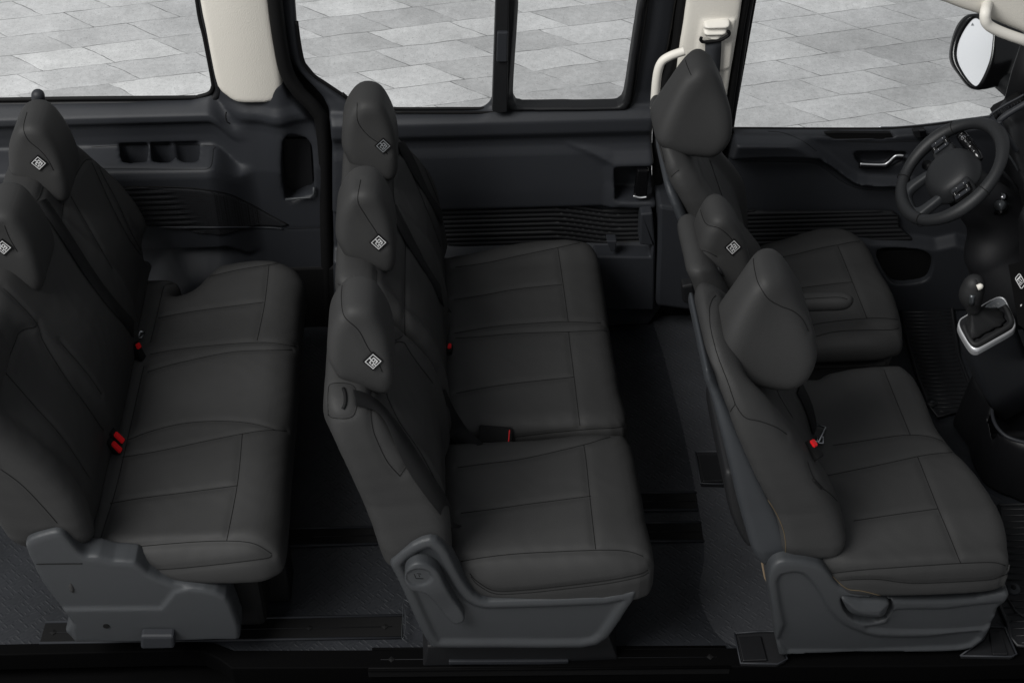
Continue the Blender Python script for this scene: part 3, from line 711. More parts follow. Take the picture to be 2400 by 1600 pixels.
    pock = S2(XZ(z8((972, 1040), (1020, 1030), (1240, 1048), (1278, 1070), (1272, 1120), (1240, 1165), (1150, 1188), (1050, 1170), (990, 1110)), .02), n=2)
    def f(X, Y, Z):
        d = s(X, Z)
        face = .012+.010*ss(-inn(X, Z), -.008, .010)+.008*ss(-inn2(X, Z), -.008, .008)+.035*ss(-pock(X, Z), -.004, .004)
        return smax(smax(d, face-Y, .014), Y-.10, .01)
    bt = sdf_mesh('base_trim', f, (lo[0], -.01, lo[1]), (hi[0], .13, hi[1]), .005, GREY, root)
    hd = XZ(z8((980, 1045), (1100, 1062), (1255, 1068), (1258, 1110), (1225, 1160), (1120, 1162), (1030, 1140), (990, 1090)), .005)
    sh = S2(hd, n=3); lo, hi = bb(hd)
    sdf_mesh('tilt_handle', lambda X, Y, Z: smax(smax(sh(X, Z), .002-.012*ss(-sh(X, Z), 0, .03)-Y, .01), Y-.04, .01), (lo[0], -.03, lo[1]), (hi[0], .06, hi[1]), .0035, GREY, bt)
    prism('under_box', [(.78, .10), (1.26, .10), (1.26, .9), (.78, .9)], 'z', .02, .36, BLACK, root, bev=.02)
    return dict(root=root, cu=cu, ba=ba, hr=hr)
FB = front_bench()

def driver():
    root = thing('driver_seat', (1.0, 1.17, 0), 'dark grey driver seat with armrest behind the steering wheel', 'seat', 'seats of the van')
    far = XY(z7((440, 190), (640, 130), (800, 92), (900, 86), (980, 92), (1060, 118), (1110, 150), (1150, 192), (1250, 345), (1310, 450), (1345, 560), (1368, 680), (1368, 720)), ZS+.01)
    plan = far+[(1.235, .905), (1.15, .885), (.95, .885), (.85, .90), (.80, 1.0), (.80, 1.3)]
    cu = cushion('cushion', plan, .475, .37, root, lambda X, Y: .018*ss(Y, 1.25, 1.38)+.012*ss(X, .9, 1.15)-.012*ss(X, 1.15, 1.27)-.02*ss(.98-Y, 0, .08), k=.06)
    seams(cu, [z7((560, 275), (700, 245), (850, 208), (950, 190), (1050, 170), (1120, 168)),
               z7((950, 195), (1010, 340), (1130, 638)), z7((700, 455), (900, 430), (1042, 415)),
               z7((780, 682), (900, 660), (1130, 638), (1250, 638), (1340, 650)),
               z7((815, 752), (900, 728), (1000, 715), (1150, 712), (1280, 710), (1362, 692))])
    lowc = [(.84, .90), (1.22, .90), (1.24, .95), (1.22, 1.40), (.84, 1.40)]
    prism('lower_cushion', lowc, 'z', .32, .40, LEATHER, root, bev=.02)
    PD = shift(PFB, .022, .02); PD = [(.70, .42), (.665, .57), (.60, .75), (.53, .92), (.465, 1.04), (.435, 1.12), (.43, 1.15), (.448, 1.168), (.48, 1.155), (.53, 1.09), (.60, .99), (.70, .87), (.775, .76), (.80, .64), (.815, .52), (.82, .42), (.76, .40)]
    front = [(.93, .42), (.915, .7), (.925, .93), (.95, 1.05), (1.0, 1.12), (1.08, 1.165), (1.22, 1.175), (1.33, 1.12), (1.39, .96), (1.415, .75), (1.41, .42)]
    ba = backrest('backrest', PD, front, root, relief=bucket(1.17, .18, .035, .5, 1.02))
    seams(ba, [z5((262, 500), (265, 600), (300, 720), (312, 842)), z5((312, 842), (340, 810), (375, 782)), z5((520, 735), (570, 880), (600, 970))], depth=.003)
    ph = shift(PFH, .0, .075)
    hr = headrest('headrest', PDH, 1.165, .150, root, k=.062, top=.56, skew=-.01, rear=.28, turn=.045)
    seams(hr, [z5((395, 250), (410, 300), (430, 345))], depth=.003)
    # grey plastic back shell
    sh = [(.735, .42), (.66, .42), (.63, .56), (.565, .75), (.495, .92), (.45, 1.03), (.48, 1.03), (.55, .87), (.62, .7), (.69, .56)]
    sp = S2(sh, n=4); fs = S2([(.925, .40), (.905, .6), (.91, .85), (.95, 1.02), (1.1, 1.06), (1.3, 1.0), (1.38, .8), (1.39, .40)], n=4)
    sdf_mesh('rear_shell', lambda X, Y, Z: smax(sp(X, Z), fs(Y, Z), .03), (.42, .86, .36), (.78, 1.44, 1.10), .0065, SHELL, root)
    # armrest
    ar = sdf_mesh('armrest', lambda X, Y, Z: smax(smax(slab(X, .70, 1.055), slab(Y, .855, .915), .05), slab(Z, .615, .668), .03), (.68, .83, .59), (1.08, .94, .70), .005, LEATHER, root)
    seams(ar, [z7((700, 525), (850, 515), (960, 512), (1010, 525))], depth=.002, w=.006)
    prism('seat_riser', [(.85, .93), (1.2, .93), (1.2, 1.38), (.85, 1.38)], 'z', .02, .34, BLACK, root, bev=.02)
    return dict(root=root, cu=cu, ba=ba, hr=hr)
DR = driver()

# ------------------------------------------------------------------ belts and buckles
def buckle(name, lab, px, py, hosts, tilt, L=.055, Wd=.026, group='seat belt buckles', red_end=.35):
    t = bvh(*hosts); h = t.ray_cast(CP, ray(px, py).normalized()); c, n = h[0], h[1]
    n = (n+Vector((.0, -.2, .6))).normalized()
    d = (ray(px+math.cos(tilt)*10, py-math.sin(tilt)*10)-ray(px, py)); u = (d-n*d.dot(n)).normalized(); v = n.cross(u)
    root = thing(name, tuple(c), lab, 'belt buckle', group)
    M = lambda X, Y, Z: None
    def cuboid(nm, a0, a1, w, h0, h1, m, par):
        V = []
        for k in (h0, h1):
            for a, b in ((a0, -w/2), (a1, -w/2), (a1, w/2), (a0, w/2)): V.append(tuple(c+u*a+v*b+n*k))
        bm = bmesh.new(); vs = [bm.verts.new(p) for p in V]
        for f in [(3, 2, 1, 0), (4, 5, 6, 7), (0, 1, 5, 4), (1, 2, 6, 5), (2, 3, 7, 6), (3, 0, 4, 7)]: bm.faces.new([vs[i] for i in f])
        bmesh.ops.bevel(bm, geom=bm.edges[:], offset=.0025, segments=2, affect='EDGES')
        me = bpy.data.meshes.new(nm); bm.to_mesh(me); bm.free(); me.materials.append(m); return link(bpy.data.objects.new(nm, me), par)
    cuboid('housing', -L*.62, L*.5, Wd*1.15, -.012, .020, BLACK, root)
    cuboid('release_button', L*(.5-red_end), L*.42, Wd*.86, .014, .0245, RED, root)
    return root
buckle('belt_buckle', 'red-topped belt buckle in the rear bench crease, farther of the close pair', 268, 1026, (R3['cu'], R3['ba']), -.42, .050, .021, red_end=.86)
buckle('belt_buckle', 'red-topped belt buckle in the rear bench crease, nearer of the close pair', 262, 1048, (R3['cu'], R3['ba']), -.42, .050, .021, red_end=.86)
buckle('belt_buckle', 'black buckle with thin red button at the foot of the rear bench middle belt', 317, 824, (R3['cu'], R3['ba']), 2.4, .055, .026, red_end=.4)
buckle('belt_buckle', 'black buckle lying between the two middle row cushions', 1165, 1018, (R2D['cu'], R2S['cu']), -.08, .088, .044, red_end=.12)
buckle('belt_buckle', 'tiny red buckle button showing beside the middle row backrest', 1056, 822, (R2D['cu'], R2D['ba']), 1.6, .03, .012, red_end=.8)
buckle('belt_buckle', 'red-topped buckle stub beside the front passenger cushion', 1899, 1055, (FB['cu'], FB['ba']), 1.9, .05, .026, red_end=.5)

def tongue(px, py, px2, py2, hosts, parent, w=.02):
    t = bvh(*hosts); a = t.ray_cast(CP, ray(px, py).normalized()); b = t.ray_cast(CP, ray(px2, py2).normalized())
    if a[0] is None or b[0] is None: return
    A, B = a[0]+a[1]*.012, b[0]+b[1]*.012; n = (a[1]+b[1]).normalized(); u = (B-A).normalized(); v = n.cross(u).normalized(); n = u.cross(v)
    L = (B-A).length; V, Fc = [], []
    P = [A-v*w*.5, A+v*w*.5, B+v*w*.35, B-v*w*.35, A-v*w*.5]
    tube_geo(P, .003, 6, V, Fc)
    return mesh_obj('tongue', V, Fc, STEEL, parent)
b = belt_on('seat_belt', z1((170, 905), (205, 950), (260, 1030), (330, 1140), (420, 1280), (520, 1410), (600, 1500), (622, 1530)), (R3['ba'], R3['cu']), .054, BELT)
tag(b, 'black seat belt running down the rear bench backrest to its buckle', 'seat belt', 'seat belts')
tongue(325, 778, 329, 798, (R3['cu'], R3['ba']), b)
b = belt_on('seat_belt', z4((228, 265), (270, 262), (330, 280), (380, 320), (430, 400), (500, 520), (580, 640), (650, 740), (700, 830), (725, 862)), (R2S['ba'], R2S['cu']), .046, BELT, lift=.007)
tag(b, 'black seat belt coming out of the slot in the near middle row backrest', 'seat belt', 'seat belts')
b = belt_on('seat_belt', z3((432, 590), (470, 670), (520, 770), (580, 880), (640, 990), (665, 1020)), (R2D['ba'], R2D['cu']), .054, BELT)
tag(b, 'black seat belt on the middle row backrest nearest the sliding door', 'seat belt', 'seat belts')
b = belt_on('seat_belt', z3((415, 920), (450, 1000), (500, 1100), (570, 1220), (640, 1340), (690, 1430)), (R2D['ba'], R2D['cu']), .048, BELT)
tag(b, 'black seat belt crossing the centre place of the middle row', 'seat belt', 'seat belts')
b = belt_on('seat_belt', z4((625, 210), (650, 280), (700, 370), (750, 440), (800, 500), (830, 490)), (R2D['ba'], R2D['cu'], R2S['cu']), .054, BELT)
tag(b, 'black seat belt drooping to the buckle between the middle row cushions', 'seat belt', 'seat belts')
b = belt_on('seat_belt', z7((690, 1040), (740, 1120), (780, 1220), (800, 1310), (805, 1360)), (FB['ba'], FB['cu']), .040, BELT)
tag(b, 'black seat belt hanging below the large front passenger headrest', 'seat belt', 'seat belts')
tongue(1923, 1005, 1908, 1040, (FB['cu'], FB['ba']), b, .03); tongue(1920, 1030, 1922, 1045, (FB['cu'],), b, .02)
t_ = tongue(1043, 495, 1052, 540, (R2D['ba'], R2D['cu']), b)
# ------------------------------------------------------------------ far side of the van
def loft(name, rings, m, parent=None, cap=True, smooth=True):
    n = len(rings[0]); V = [tuple(p) for r_ in rings for p in r_]; Fc = []
    for i in range(len(rings)-1):
        for k in range(n): a = i*n+k; b = i*n+(k+1) % n; Fc.append((a, b, b+n, a+n))
    if cap: Fc += [tuple(range(n))[::-1], tuple((len(rings)-1)*n+k for k in range(n))]
    o = mesh_obj(name, V, Fc, m, parent, smooth)
    bm = bmesh.new(); bm.from_mesh(o.data); bmesh.ops.recalc_face_normals(bm, faces=bm.faces); bm.to_mesh(o.data); bm.free()
    return o
def pane(name, px, y, parent):
    P = XZ(px, y); return mesh_obj(name, [(a, y, b) for a, b in P], [tuple(range(len(P)))], GLASS, parent, False)
def edge_tube(name, px, y, r, m, parent, sm=True, n=5):
    pts = smooth_poly(px, n, closed=False) if sm else px
    V, Fc = tube_geo([W(a, b, 'y', y) for a, b in pts], r, 8); return mesh_obj(name, V, Fc, m, parent)

def panel(name, outline, hfun, holes, m, parent, y0, y1, res=.0065, k=.012, carve=None, sm=3):
    s = S2(outline, n=sm); hs = [S2(h, n=3) for h in holes]; lo, hi = bb(outline, .02)
    def f(X, Y, Z):
        d = s(X, Z)
        for q in hs: d = smax(d, -q(X, Z), k)
        h = hfun(X, Z)
        F_ = smax(smax(d, h-Y, k), Y-h-.05, .008)
        if carve: F_ = carve(F_, X, Y, Z)
        return F_
    return sdf_mesh(name, f, (lo[0], y0, lo[1]), (hi[0], y1, hi[1]), res, m, parent)
def ip(v, tab):
    t = np.array(tab); return np.interp(v, t[:, 0], t[:, 1])
def ribs(name, outline, y, parent, path, period=.0195, amp=.0045, res=.0042, m=TRIMD):
    s = S2(outline, n=3); lo, hi = bb(outline, .01)
    def f(X, Y, Z):
        ph = (Z-path(X))/period; face = y-amp*np.abs(np.cos(np.pi*ph))**.6*2+amp
        return smax(smax(s(X, Z), (face-Y)*.45, .004), Y-y-.012, .002)
    return sdf_mesh(name, f, (lo[0], y-.014, lo[1]), (hi[0], y+.018, hi[1]), res, m, parent)

# ---- rear quarter
def rear_quarter():
    root = thing('rear_side_panel', (-1.4, 1.6, 0), 'dark slate trim panel beside the rear bench with cup holders and speaker', 'trim panel')
    opening = XZ([(-260, -260), (440, -260), (462, 0), (480, 90), (497, 185), (497, 208), (482, 222), (440, 227), (200, 230), (0, 233), (-260, 236)], 1.62)
    out = XZ(z1((-500, 470), (0, 468), (600, 462), (880, 452), (960, 430), (990, 395)), 1.66)+XZ(z1((1020, 390), (1298, 385), (1330, 450), (1400, 520), (1452, 580), (1482, 660), (1490, 800), (1497, 1200), (1510, 1400)), 1.6)
    out = [(-2.08, out[1][1])]+out[1:]+[(-.70, .0), (-2.08, .0)]
    A = [(0, 1.53), (.30, 1.53), (.425, 1.535), (.445, 1.497), (.74, 1.493), (.765, 1.502), (.782, 1.56), (.795, 1.612), (.83, 1.615), (.875, 1.612), (.895, 1.592), (.918, 1.594), (.94, 1.63), (.965, 1.662)]
    B = [(0, 1.588), (.42, 1.585), (.7, 1.580), (.85, 1.60), (.875, 1.60), (.90, 1.588), (.92, 1.590), (.95, 1.606), (1.02, 1.62)]
    pull = S2(XZ(z1((1302, 645), (1380, 640), (1420, 668), (1435, 720), (1440, 880), (1405, 905), (1312, 915)), 1.58), n=3)
    cup1 = S2(XY(z1((560, 688), (600, 682), (680, 682), (676, 740), (660, 748), (565, 748)), .77), n=3)
    cup2 = S2(XY(z1((700, 690), (712, 678), (770, 675), (800, 690), (830, 676), (890, 675), (918, 690), (914, 735), (890, 748), (840, 746), (808, 732), (780, 748), (715, 748), (698, 735)), .77), n=3)
    arch = S2([(-1.32, 0), (-1.27, .22), (-1.15, .40), (-.98, .405), (-.84, .30), (-.78, .12), (-.77, 0)], n=4)
    ledge_end = -.965
    def h(X, Z):
        t = ss(X, -.985, -.83); zsh = Z+.07*ss(X, -.97, -.88)
        a = ip(zsh, A); b = ip(Z, B)
        q = a*(1-t)+b*t
        q = q-.075*ss(-arch(X, Z), -.03, .11)
        q = q-.030*np.exp(-((X+.735)/.05)**2)*ss(Z, .55, .85)      # rolled edge beside the door
        return q
    def carve(F_, X, Y, Z):
        F_ = smax(F_, -smax(pull(X, Z), Y-1.66-0*Z, .01), .010)
        for c in (cup1, cup2): F_ = smax(F_, -smax(smax(c(X, Y), .66-Z, .01), Z-.80, .004), .010)
        return F_
    s = S2(out, n=2, smooth=False); lo, hi = bb(out, .02)
    def f(X, Y, Z):
        hh = h(X, Z)
        F_ = smax(smax(s(X, Z), (hh-Y)*.8, .012), Y-1.675, .01)
        return carve(F_, X, Y, Z)
    p = sdf_mesh('panel', f, (lo[0], 1.40, lo[1]), (hi[0], 1.71, hi[1]), .0065, TRIM, root)
    seams(p, [z1((420, 676), (600, 668), (960, 668), (978, 690), (975, 740), (960, 772), (900, 778), (540, 775), (430, 772))], depth=.0015, w=.005, r=.001)
    seams(p, [z1((1320, 1052), (1400, 1049), (1475, 1047))], depth=.0015, w=.005, r=.001)
    prism('door_pull_back', XZ(z1((1300, 645), (1425, 645), (1440, 880), (1312, 915)), 1.64), 'y', 1.648, 1.66, TRIMD, root)
    V, Fc = tube_geo([W(a, b, 'y', 1.572) for a, b in z1((1312, 917), (1370, 911), (1425, 907), (1442, 890), (1442, 860))], .0045, 8); mesh_obj('pull_lip', V, Fc, GREY, root)
    # tall cup dividers
    c = W(*z1((578, 715))[0], 'z', .74)
    # speaker grille with ribs that turn into perforations
    gp = XZ(z1((560, 866), (700, 860), (860, 866), (960, 876)), 1.495)+XZ(z1((1040, 892),), 1.52)+XZ(z1((1110, 922),), 1.55)+XZ(z1((1230, 985), (1325, 1034), (1200, 1036)), 1.58)+XZ(z1((680, 1036), (560, 1036)), 1.495)
    s2 = S2(gp, n=2); lo, hi = bb(gp, .01)
    xs = W(*z1((860, 950))[0], 'y', 1.5).x
    def g(X, Y, Z):
        t = 1-ss(X+(Z-.55)*.5, xs-.02, xs+.06)
        face = 1.489+.088*ss(X, -.985, -.83)-.004*np.cos(2*np.pi*Z/.0215)*t
        return smax(smax(s2(X, Z), (face-Y)*.5, .004), Y-1.60, .003)
    gr = sdf_mesh('speaker_grille', g, (lo[0], 1.475, lo[1]), (hi[0], 1.62, hi[1]), .0042, GRILLE, root)
    t = bvh(gr, p)
    for nm, px, rr, mm in (('grille_edge', z1((560, 858), (700, 857), (860, 862), (980, 876), (1060, 895), (1130, 928), (1325, 1034)), .0022, BLACK),
                           ('grille_lip', z1((680, 1042), (900, 1044), (1200, 1044), (1300, 1050)), .0035, TRIM)):
        for run in drape(px, t, gap=9):
            V, Fc = tube_geo([q[0]-Vector((0, .0005, 0)) for q in run], rr, 6); mesh_obj(nm, V, Fc, mm, root)
    # belt anchor slot
    tp = bvh(p)
    for run in drape(z1((1040, 515), (1036, 535), (1042, 560), (1056, 568)), tp, gap=9): mesh_obj('trim_clip', *tube_geo([q[0] for q in run], .002, 6), BLACK, root)
    # window
    wn = thing('rear_side_window', (-1.6, 1.64, 1.0), 'rear side window with thin black rubber seal above the rear bench', 'window')
    pane('glass', [(-300, -260), (450, -260), (470, 0), (488, 90), (505, 190), (503, 215), (485, 229), (440, 234), (0, 240), (-300, 242)], 1.672, wn)
    px = [(430, -300), (462, 0), (480, 90), (498, 185), (499, 205), (490, 219), (465, 227), (440, 229), (200, 231), (0, 234), (-260, 238)]
    edge_tube('seal', px, 1.655, .0075, BLACK, wn)
    px2 = [(445, -300), (474, 0), (492, 90), (510, 190), (512, 215), (497, 233), (470, 241), (440, 243), (200, 244), (0, 247), (-260, 250)]
    edge_tube('outer_frame', px2, 1.655, .013, TRIMD, wn)
    # cream upper pillar
    cp = z1((900, -250), (920, 0), (945, 130), (975, 290), (1000, 395), (1040, 432), (1090, 459), (1180, 463), (1262, 461), (1282, 430), (1298, 392), (1285, 290), (1262, 160), (1240, 0), (1215, -250))
    s3 = S2(XZ(cp, 1.6), n=2); lo, hi = bb(XZ(cp, 1.6), .02)
    xm = lambda Z: -.83-.06*(Z-1.0)
    def pf(X, Y, Z):
        face = 1.575+.9*(X-xm(Z))**2*1.6
        return smax(smax(s3(X, Z), face-Y, .02), Y-1.66, .01)
    o = sdf_mesh('pillar_trim', pf, (lo[0], 1.54, lo[1]), (hi[0], 1.68, hi[1]), .007, CREAM, None)
    tag(o, 'broad cream pillar trim between the rear side window and the sliding door', 'pillar')
    return root

def grille_mat():
    m = mat('perforated_grille', (.0062, .0065, .0075), .75, spec=.15)
    nt = m.node_tree; L = nt.links; b = nt.nodes['Principled BSDF']; tc = nt.nodes.new('ShaderNodeTexCoord')
    v = nt.nodes.new('ShaderNodeTexVoronoi'); v.inputs['Scale'].default_value = 150; v.inputs['Randomness'].default_value = .15; L.new(tc.outputs['Object'], v.inputs[0])
    r = nt.nodes.new('ShaderNodeMapRange'); r.inputs['From Min'].default_value = .30; r.inputs['From Max'].default_value = .42; L.new(v.outputs['Distance'], r.inputs['Value'])
    mx = nt.nodes.new('ShaderNodeMix'); mx.data_type = 'RGBA'; mx.inputs['A'].default_value = (.0005, .0005, .0005, 1); mx.inputs['B'].default_value = (.0105, .011, .0125, 1)
    L.new(r.outputs[0], mx.inputs['Factor']); L.new(mx.outputs['Result'], b.inputs['Base Color'])
    bp = nt.nodes.new('ShaderNodeBump'); bp.inputs['Distance'].default_value = .001; bp.inputs['Strength'].default_value = .6; L.new(r.outputs[0], bp.inputs['Height']); L.new(bp.outputs[0], b.inputs['Normal'])
    return m
GRILLE = grille_mat()
rear_quarter()

# ---- sliding door
def sliding_door():
    root = thing('sliding_door', (-.05, 1.6, 0), 'dark sliding door with two windows, ribbed trim and pull handle behind the middle row', 'door')
    op1 = z3((-60, -500), (-20, -100), (-8, 100), (5, 210), (25, 290), (70, 345), (130, 385), (245, 460), (330, 486), (440, 491), (700, 491), (820, 488), (862, 472), (884, 440), (888, 380), (905, 0), (925, -500))
    op2 = z3((1030, -500), (1008, 0), (992, 250), (984, 400), (992, 436), (1024, 453), (1200, 453), (1430, 450), (1470, 440), (1490, 408), (1510, 280), (1534, 120), (1552, 0), (1620, -500))
    out = XZ([(640, -260), (652, 0), (664, 90), (678, 150), (700, 185), (740, 225), (768, 262), (778, 330), (780, 500), (785, 700), (785, 800)], 1.6)
    out += [(-.60, 0), (.535, 0)]+XZ([(1536, 560), (1535, 480), (1530, 380), (1528, 290), (1545, 220), (1572, 120), (1592, 0), (1640, -260)], 1.6)
    T = [(0, 1.53), (.34, 1.53), (.365, 1.582), (.520, 1.582), (.535, 1.553), (.6, 1.557), (.74, 1.572), (.775, 1.583), (.80, 1.582), (.83, 1.566), (.875, 1.568), (.893, 1.585), (.905, 1.61), (.95, 1.618), (1.2, 1.62), (1.5, 1.625)]
    hump = S2(XZ(z3((1230, 672), (1300, 668), (1450, 700), (1700, 715), (1700, 960), (1450, 960), (1400, 945), (1400, 760)), 1.57), n=3)
    pocket = S2(XZ(z5((80, 790), (95, 768), (240, 764), (300, 764), (290, 905), (240, 912), (100, 912), (82, 890)), 1.555), n=2, smooth=True)
    o1 = S2(XZ(op1, 1.645), n=2); o2 = S2(XZ(op2, 1.645), n=2); s = S2(out, n=2)
    lo, hi = bb(out, .02); hi[1] = 1.47
    def f(X, Y, Z):
        zz = Z-.045*ss(X, .28, .55)*0
        h = ip(zz, T)-.022*ss(-hump(X, Z), -.01, .05)
        dl = ss(np.minimum(-s(X, Z), .2), .0, .055); h = h+.012*(1-dl)*ss(Z, .85, 1.0)
        F_ = smax(smax(s(X, Z), (h-Y)*.85, .014), Y-1.65, .006)
        F_ = smax(F_, -smax(pocket(X, Z), Y-1.635, .01), .010)
        F_ = smax(F_, -o1(X, Z), .02); F_ = smax(F_, -o2(X, Z), .02)
        return F_
    p = sdf_mesh('panel', f, (lo[0], 1.50, lo[1]), (hi[0], 1.70, hi[1]), .0065, TRIM, root)
    # belt rubber under the windows
    edge_tube('seal', z3((200, 430), (245, 466), (300, 490), (440, 500), (700, 500), (900, 500)), 1.625, .006, BLACK, root)
    edge_tube('seal', z3((440, 516), (700, 517), (900, 517), (1200, 520), (1440, 520), (1500, 505), (1530, 460), (1555, 330), (1590, 100), (1630, -200)), 1.60, .0045, BLACK, root)
    edge_tube('seal', z3((-10, 100), (5, 210), (25, 292), (70, 347), (130, 388), (240, 462)), 1.628, .006, BLACK, root)
    w1 = pane('window', op1, 1.647, root); w2 = pane('window', op2, 1.647, root)
    # sliding window frame and centre post
    fo = S2(XZ(z3((955, -500), (945, 0), (915, 430), (925, 480), (960, 500), (1100, 504), (1460, 502), (1508, 488), (1530, 440), (1552, 250), (1580, 50), (1640, -500)), 1.6), n=2); lo2, hi2 = bb(XZ(z3((900, -500), (1700, 510)), 1.6), .02)
    def ff(X, Y, Z):
        d = smax(fo(X, Z), -o2(X, Z), .012)
        face = 1.585+.03*ss(-fo(X, Z), .028, .05)
        return smax(smax(d, (face-Y), .012), Y-1.645, .006)
    wf = sdf_mesh('window_frame', ff, (lo2[0], 1.56, lo2[1]), (hi2[0], 1.68, 1.45), .0055, TRIMD, root)
    prism('window_post', XZ(z3((908, -500), (905, 0), (888, 500), (920, 512), (958, 505), (965, 0), (975, -500)), 1.58), 'y', 1.565, 1.62, TRIMD, root, bev=.004)
    prism('window_catch', XZ(z3((912, 145), (962, 145), (958, 282), (908, 282)), 1.56), 'y', 1.553, 1.575, TRIM, root, bev=.004)
    # ribs
    ro = XZ(z3((560, 930), (1230, 928), (1300, 940), (1400, 958), (1620, 965), (1620, 1180), (560, 1100)), 1.58)
    x0 = .18
    ribs('ribbed_trim', ro, 1.573, root, lambda X: -.035*ss(X, .16, .42), period=.0195)
    # handle
    hd = prism('door_handle', XZ(z5((182, 776), (238, 776), (226, 905), (166, 900)), 1.545), 'y', 1.535, 1.56, GLOSSB, root, bev=.006)
    edge_tube('handle_trim', z5((166, 900), (195, 908), (226, 905)), 1.533, .0028, CHROME, hd)
    # storage pocket at the lower front corner
    pk = XZ(z5((-15, 1155), (240, 1158), (248, 1105), (190, 1100), (195, 960), (250, 955), (262, 1110), (255, 1400), (-5, 1400)), 1.52)
    prism('storage_pocket', pk, 'y', 1.49, 1.56, TRIM, root, bev=.006)
    prism('pocket_clip', XZ(z5((42, 1100), (88, 1100), (80, 1148), (60, 1148)), 1.50), 'y', 1.49, 1.53, TRIM, root, bev=.003)
    prism('lower_panel', [(-.58, .02), (.35, .02), (.35, .33), (-.58, .33)], 'y', 1.50, 1.53, BLACK, root, bev=.01)
    return root
sliding_door()
def seal_things():
    # black door seals either side of the sliding door
    o = edge_tube('door_seal', [(630, -200), (644, 0), (658, 110), (672, 170), (700, 215), (738, 255), (757, 305), (762, 500), (770, 800)], 1.60, .024, BLACK, None)
    tag(o, 'thick black rubber seal curving down behind the sliding door', 'door seal')
    o = edge_tube('door_seal', [(1645, -200), (1601, 0), (1584, 120), (1548, 240), (1540, 380), (1545, 560)], 1.61, .018, BLACK, None)
    tag(o, 'black rubber seal between sliding door and belt pillar', 'door seal')
seal_things()
# body shell plate behind the seals
def shell():
    root = thing('body_shell', (0, 1.7, 0), 'black inner body shell behind the door seals and trims', 'body shell')
    prism('sill', [(-2.1, 1.58), (2.3, 1.58), (2.3, 1.72), (-2.1, 1.72)], 'z', -.1, .28, BLACK, root, bev=.01)
    prism('pillar_plate', XZ([(505, -300), (505, 240), (700, 300), (700, 900), (830, 900), (830, 300), (800, 232), (742, 192), (700, 140), (690, 0), (680, -300)], 1.66), 'y', 1.668, 1.69, BLACK, root, bev=0)
    prism('pillar_plate', XZ([(1560, -200), (1545, 300), (1560, 700), (1750, 700), (1722, 297), (1775, 0), (1790, -200)], 1.66), 'y', 1.672, 1.69, BLACK, root, bev=0)
shell()

# ---- belt pillar
def belt_pillar():
    root = thing('belt_pillar', (.66, 1.6, .3), 'cream pillar trim with seat belt anchor behind the driver seat', 'pillar')
    px = [(1625, -200), (1607, 0), (1597, 70), (1588, 130), (1578, 260), (1575, 380), (1688, 380), (1703, 219), (1722, 100), (1737, 0), (1760, -200)]
    s = S2(XZ(px, 1.6), n=2); lo, hi = bb(XZ(px, 1.6), .02)
    pl = S2(XZ(z5((482, 98), (500, 94), (628, 90), (635, 100), (612, 300), (600, 318), (560, 326), (500, 300), (458, 228)), 1.57), n=2)
    def f(X, Y, Z):
        face = 1.572+.7*(X-.66-.12*(Z-1.0))**2-.006*ss(-pl(X, Z), -.002, .004)
        return smax(smax(s(X, Z), face-Y, .018), Y-1.66, .008)
    p = sdf_mesh('trim', f, (lo[0], 1.54, lo[1]), (hi[0], 1.68, 1.42), .006, CREAM, root)
    cap = S2(XZ(z5((490, 110), (520, 100), (604, 94), (600, 120), (585, 150), (560, 172), (520, 174), (490, 158)), 1.56), n=3)
    lo, hi = bb(XZ(z5((480, 80), (620, 190)), 1.56), .02)
    sdf_mesh('anchor_cover', lambda X, Y, Z: smax(smax(cap(X, Z), 1.545+.006*np.sin(Z*260)-Y, .014), Y-1.59, .008), (lo[0], 1.52, lo[1]), (hi[0], 1.60, hi[1]), .004, CREAMS, root)
    edge_tube('anchor_loop', z5((478, 172), (476, 185), (492, 194), (560, 186), (590, 172), (606, 158), (600, 142)), 1.548, .0055, BLACK, root)
    P = [W(a, b, 'y', 1.552) for a, b in z5((533, 182), (532, 230), (528, 300), (520, 380), (512, 450))]
    o = ribbon('seat_belt', P, [Vector((0, -1, .1))]*len(P), .052, BELTG); tag(o, 'slate grey seat belt hanging from the cream pillar anchor', 'seat belt', 'seat belts')
    g = edge_tube('grab_handle', z5((400, 235), (372, 244), (335, 258), (300, 280), (282, 315), (272, 370), (266, 440), (262, 500)), 1.50, .0145, CREAMS, None)
    tag(g, 'cream grab handle on the belt pillar beside the driver headrest', 'grab handle')
    lower = prism('lower_trim', XZ([(1542, 470), (1541, 560), (1538, 640), (1536, 705), (1625, 716), (1640, 600), (1610, 480)], 1.50), 'y', 1.47, 1.62, TRIM, root, bev=.012)
    prism('belt_retractor', XZ(z5((385, 1300), (440, 1290), (455, 1390), (390, 1375)), 1.45), 'y', 1.43, 1.48, TRIMD, root, bev=.008)
belt_pillar()

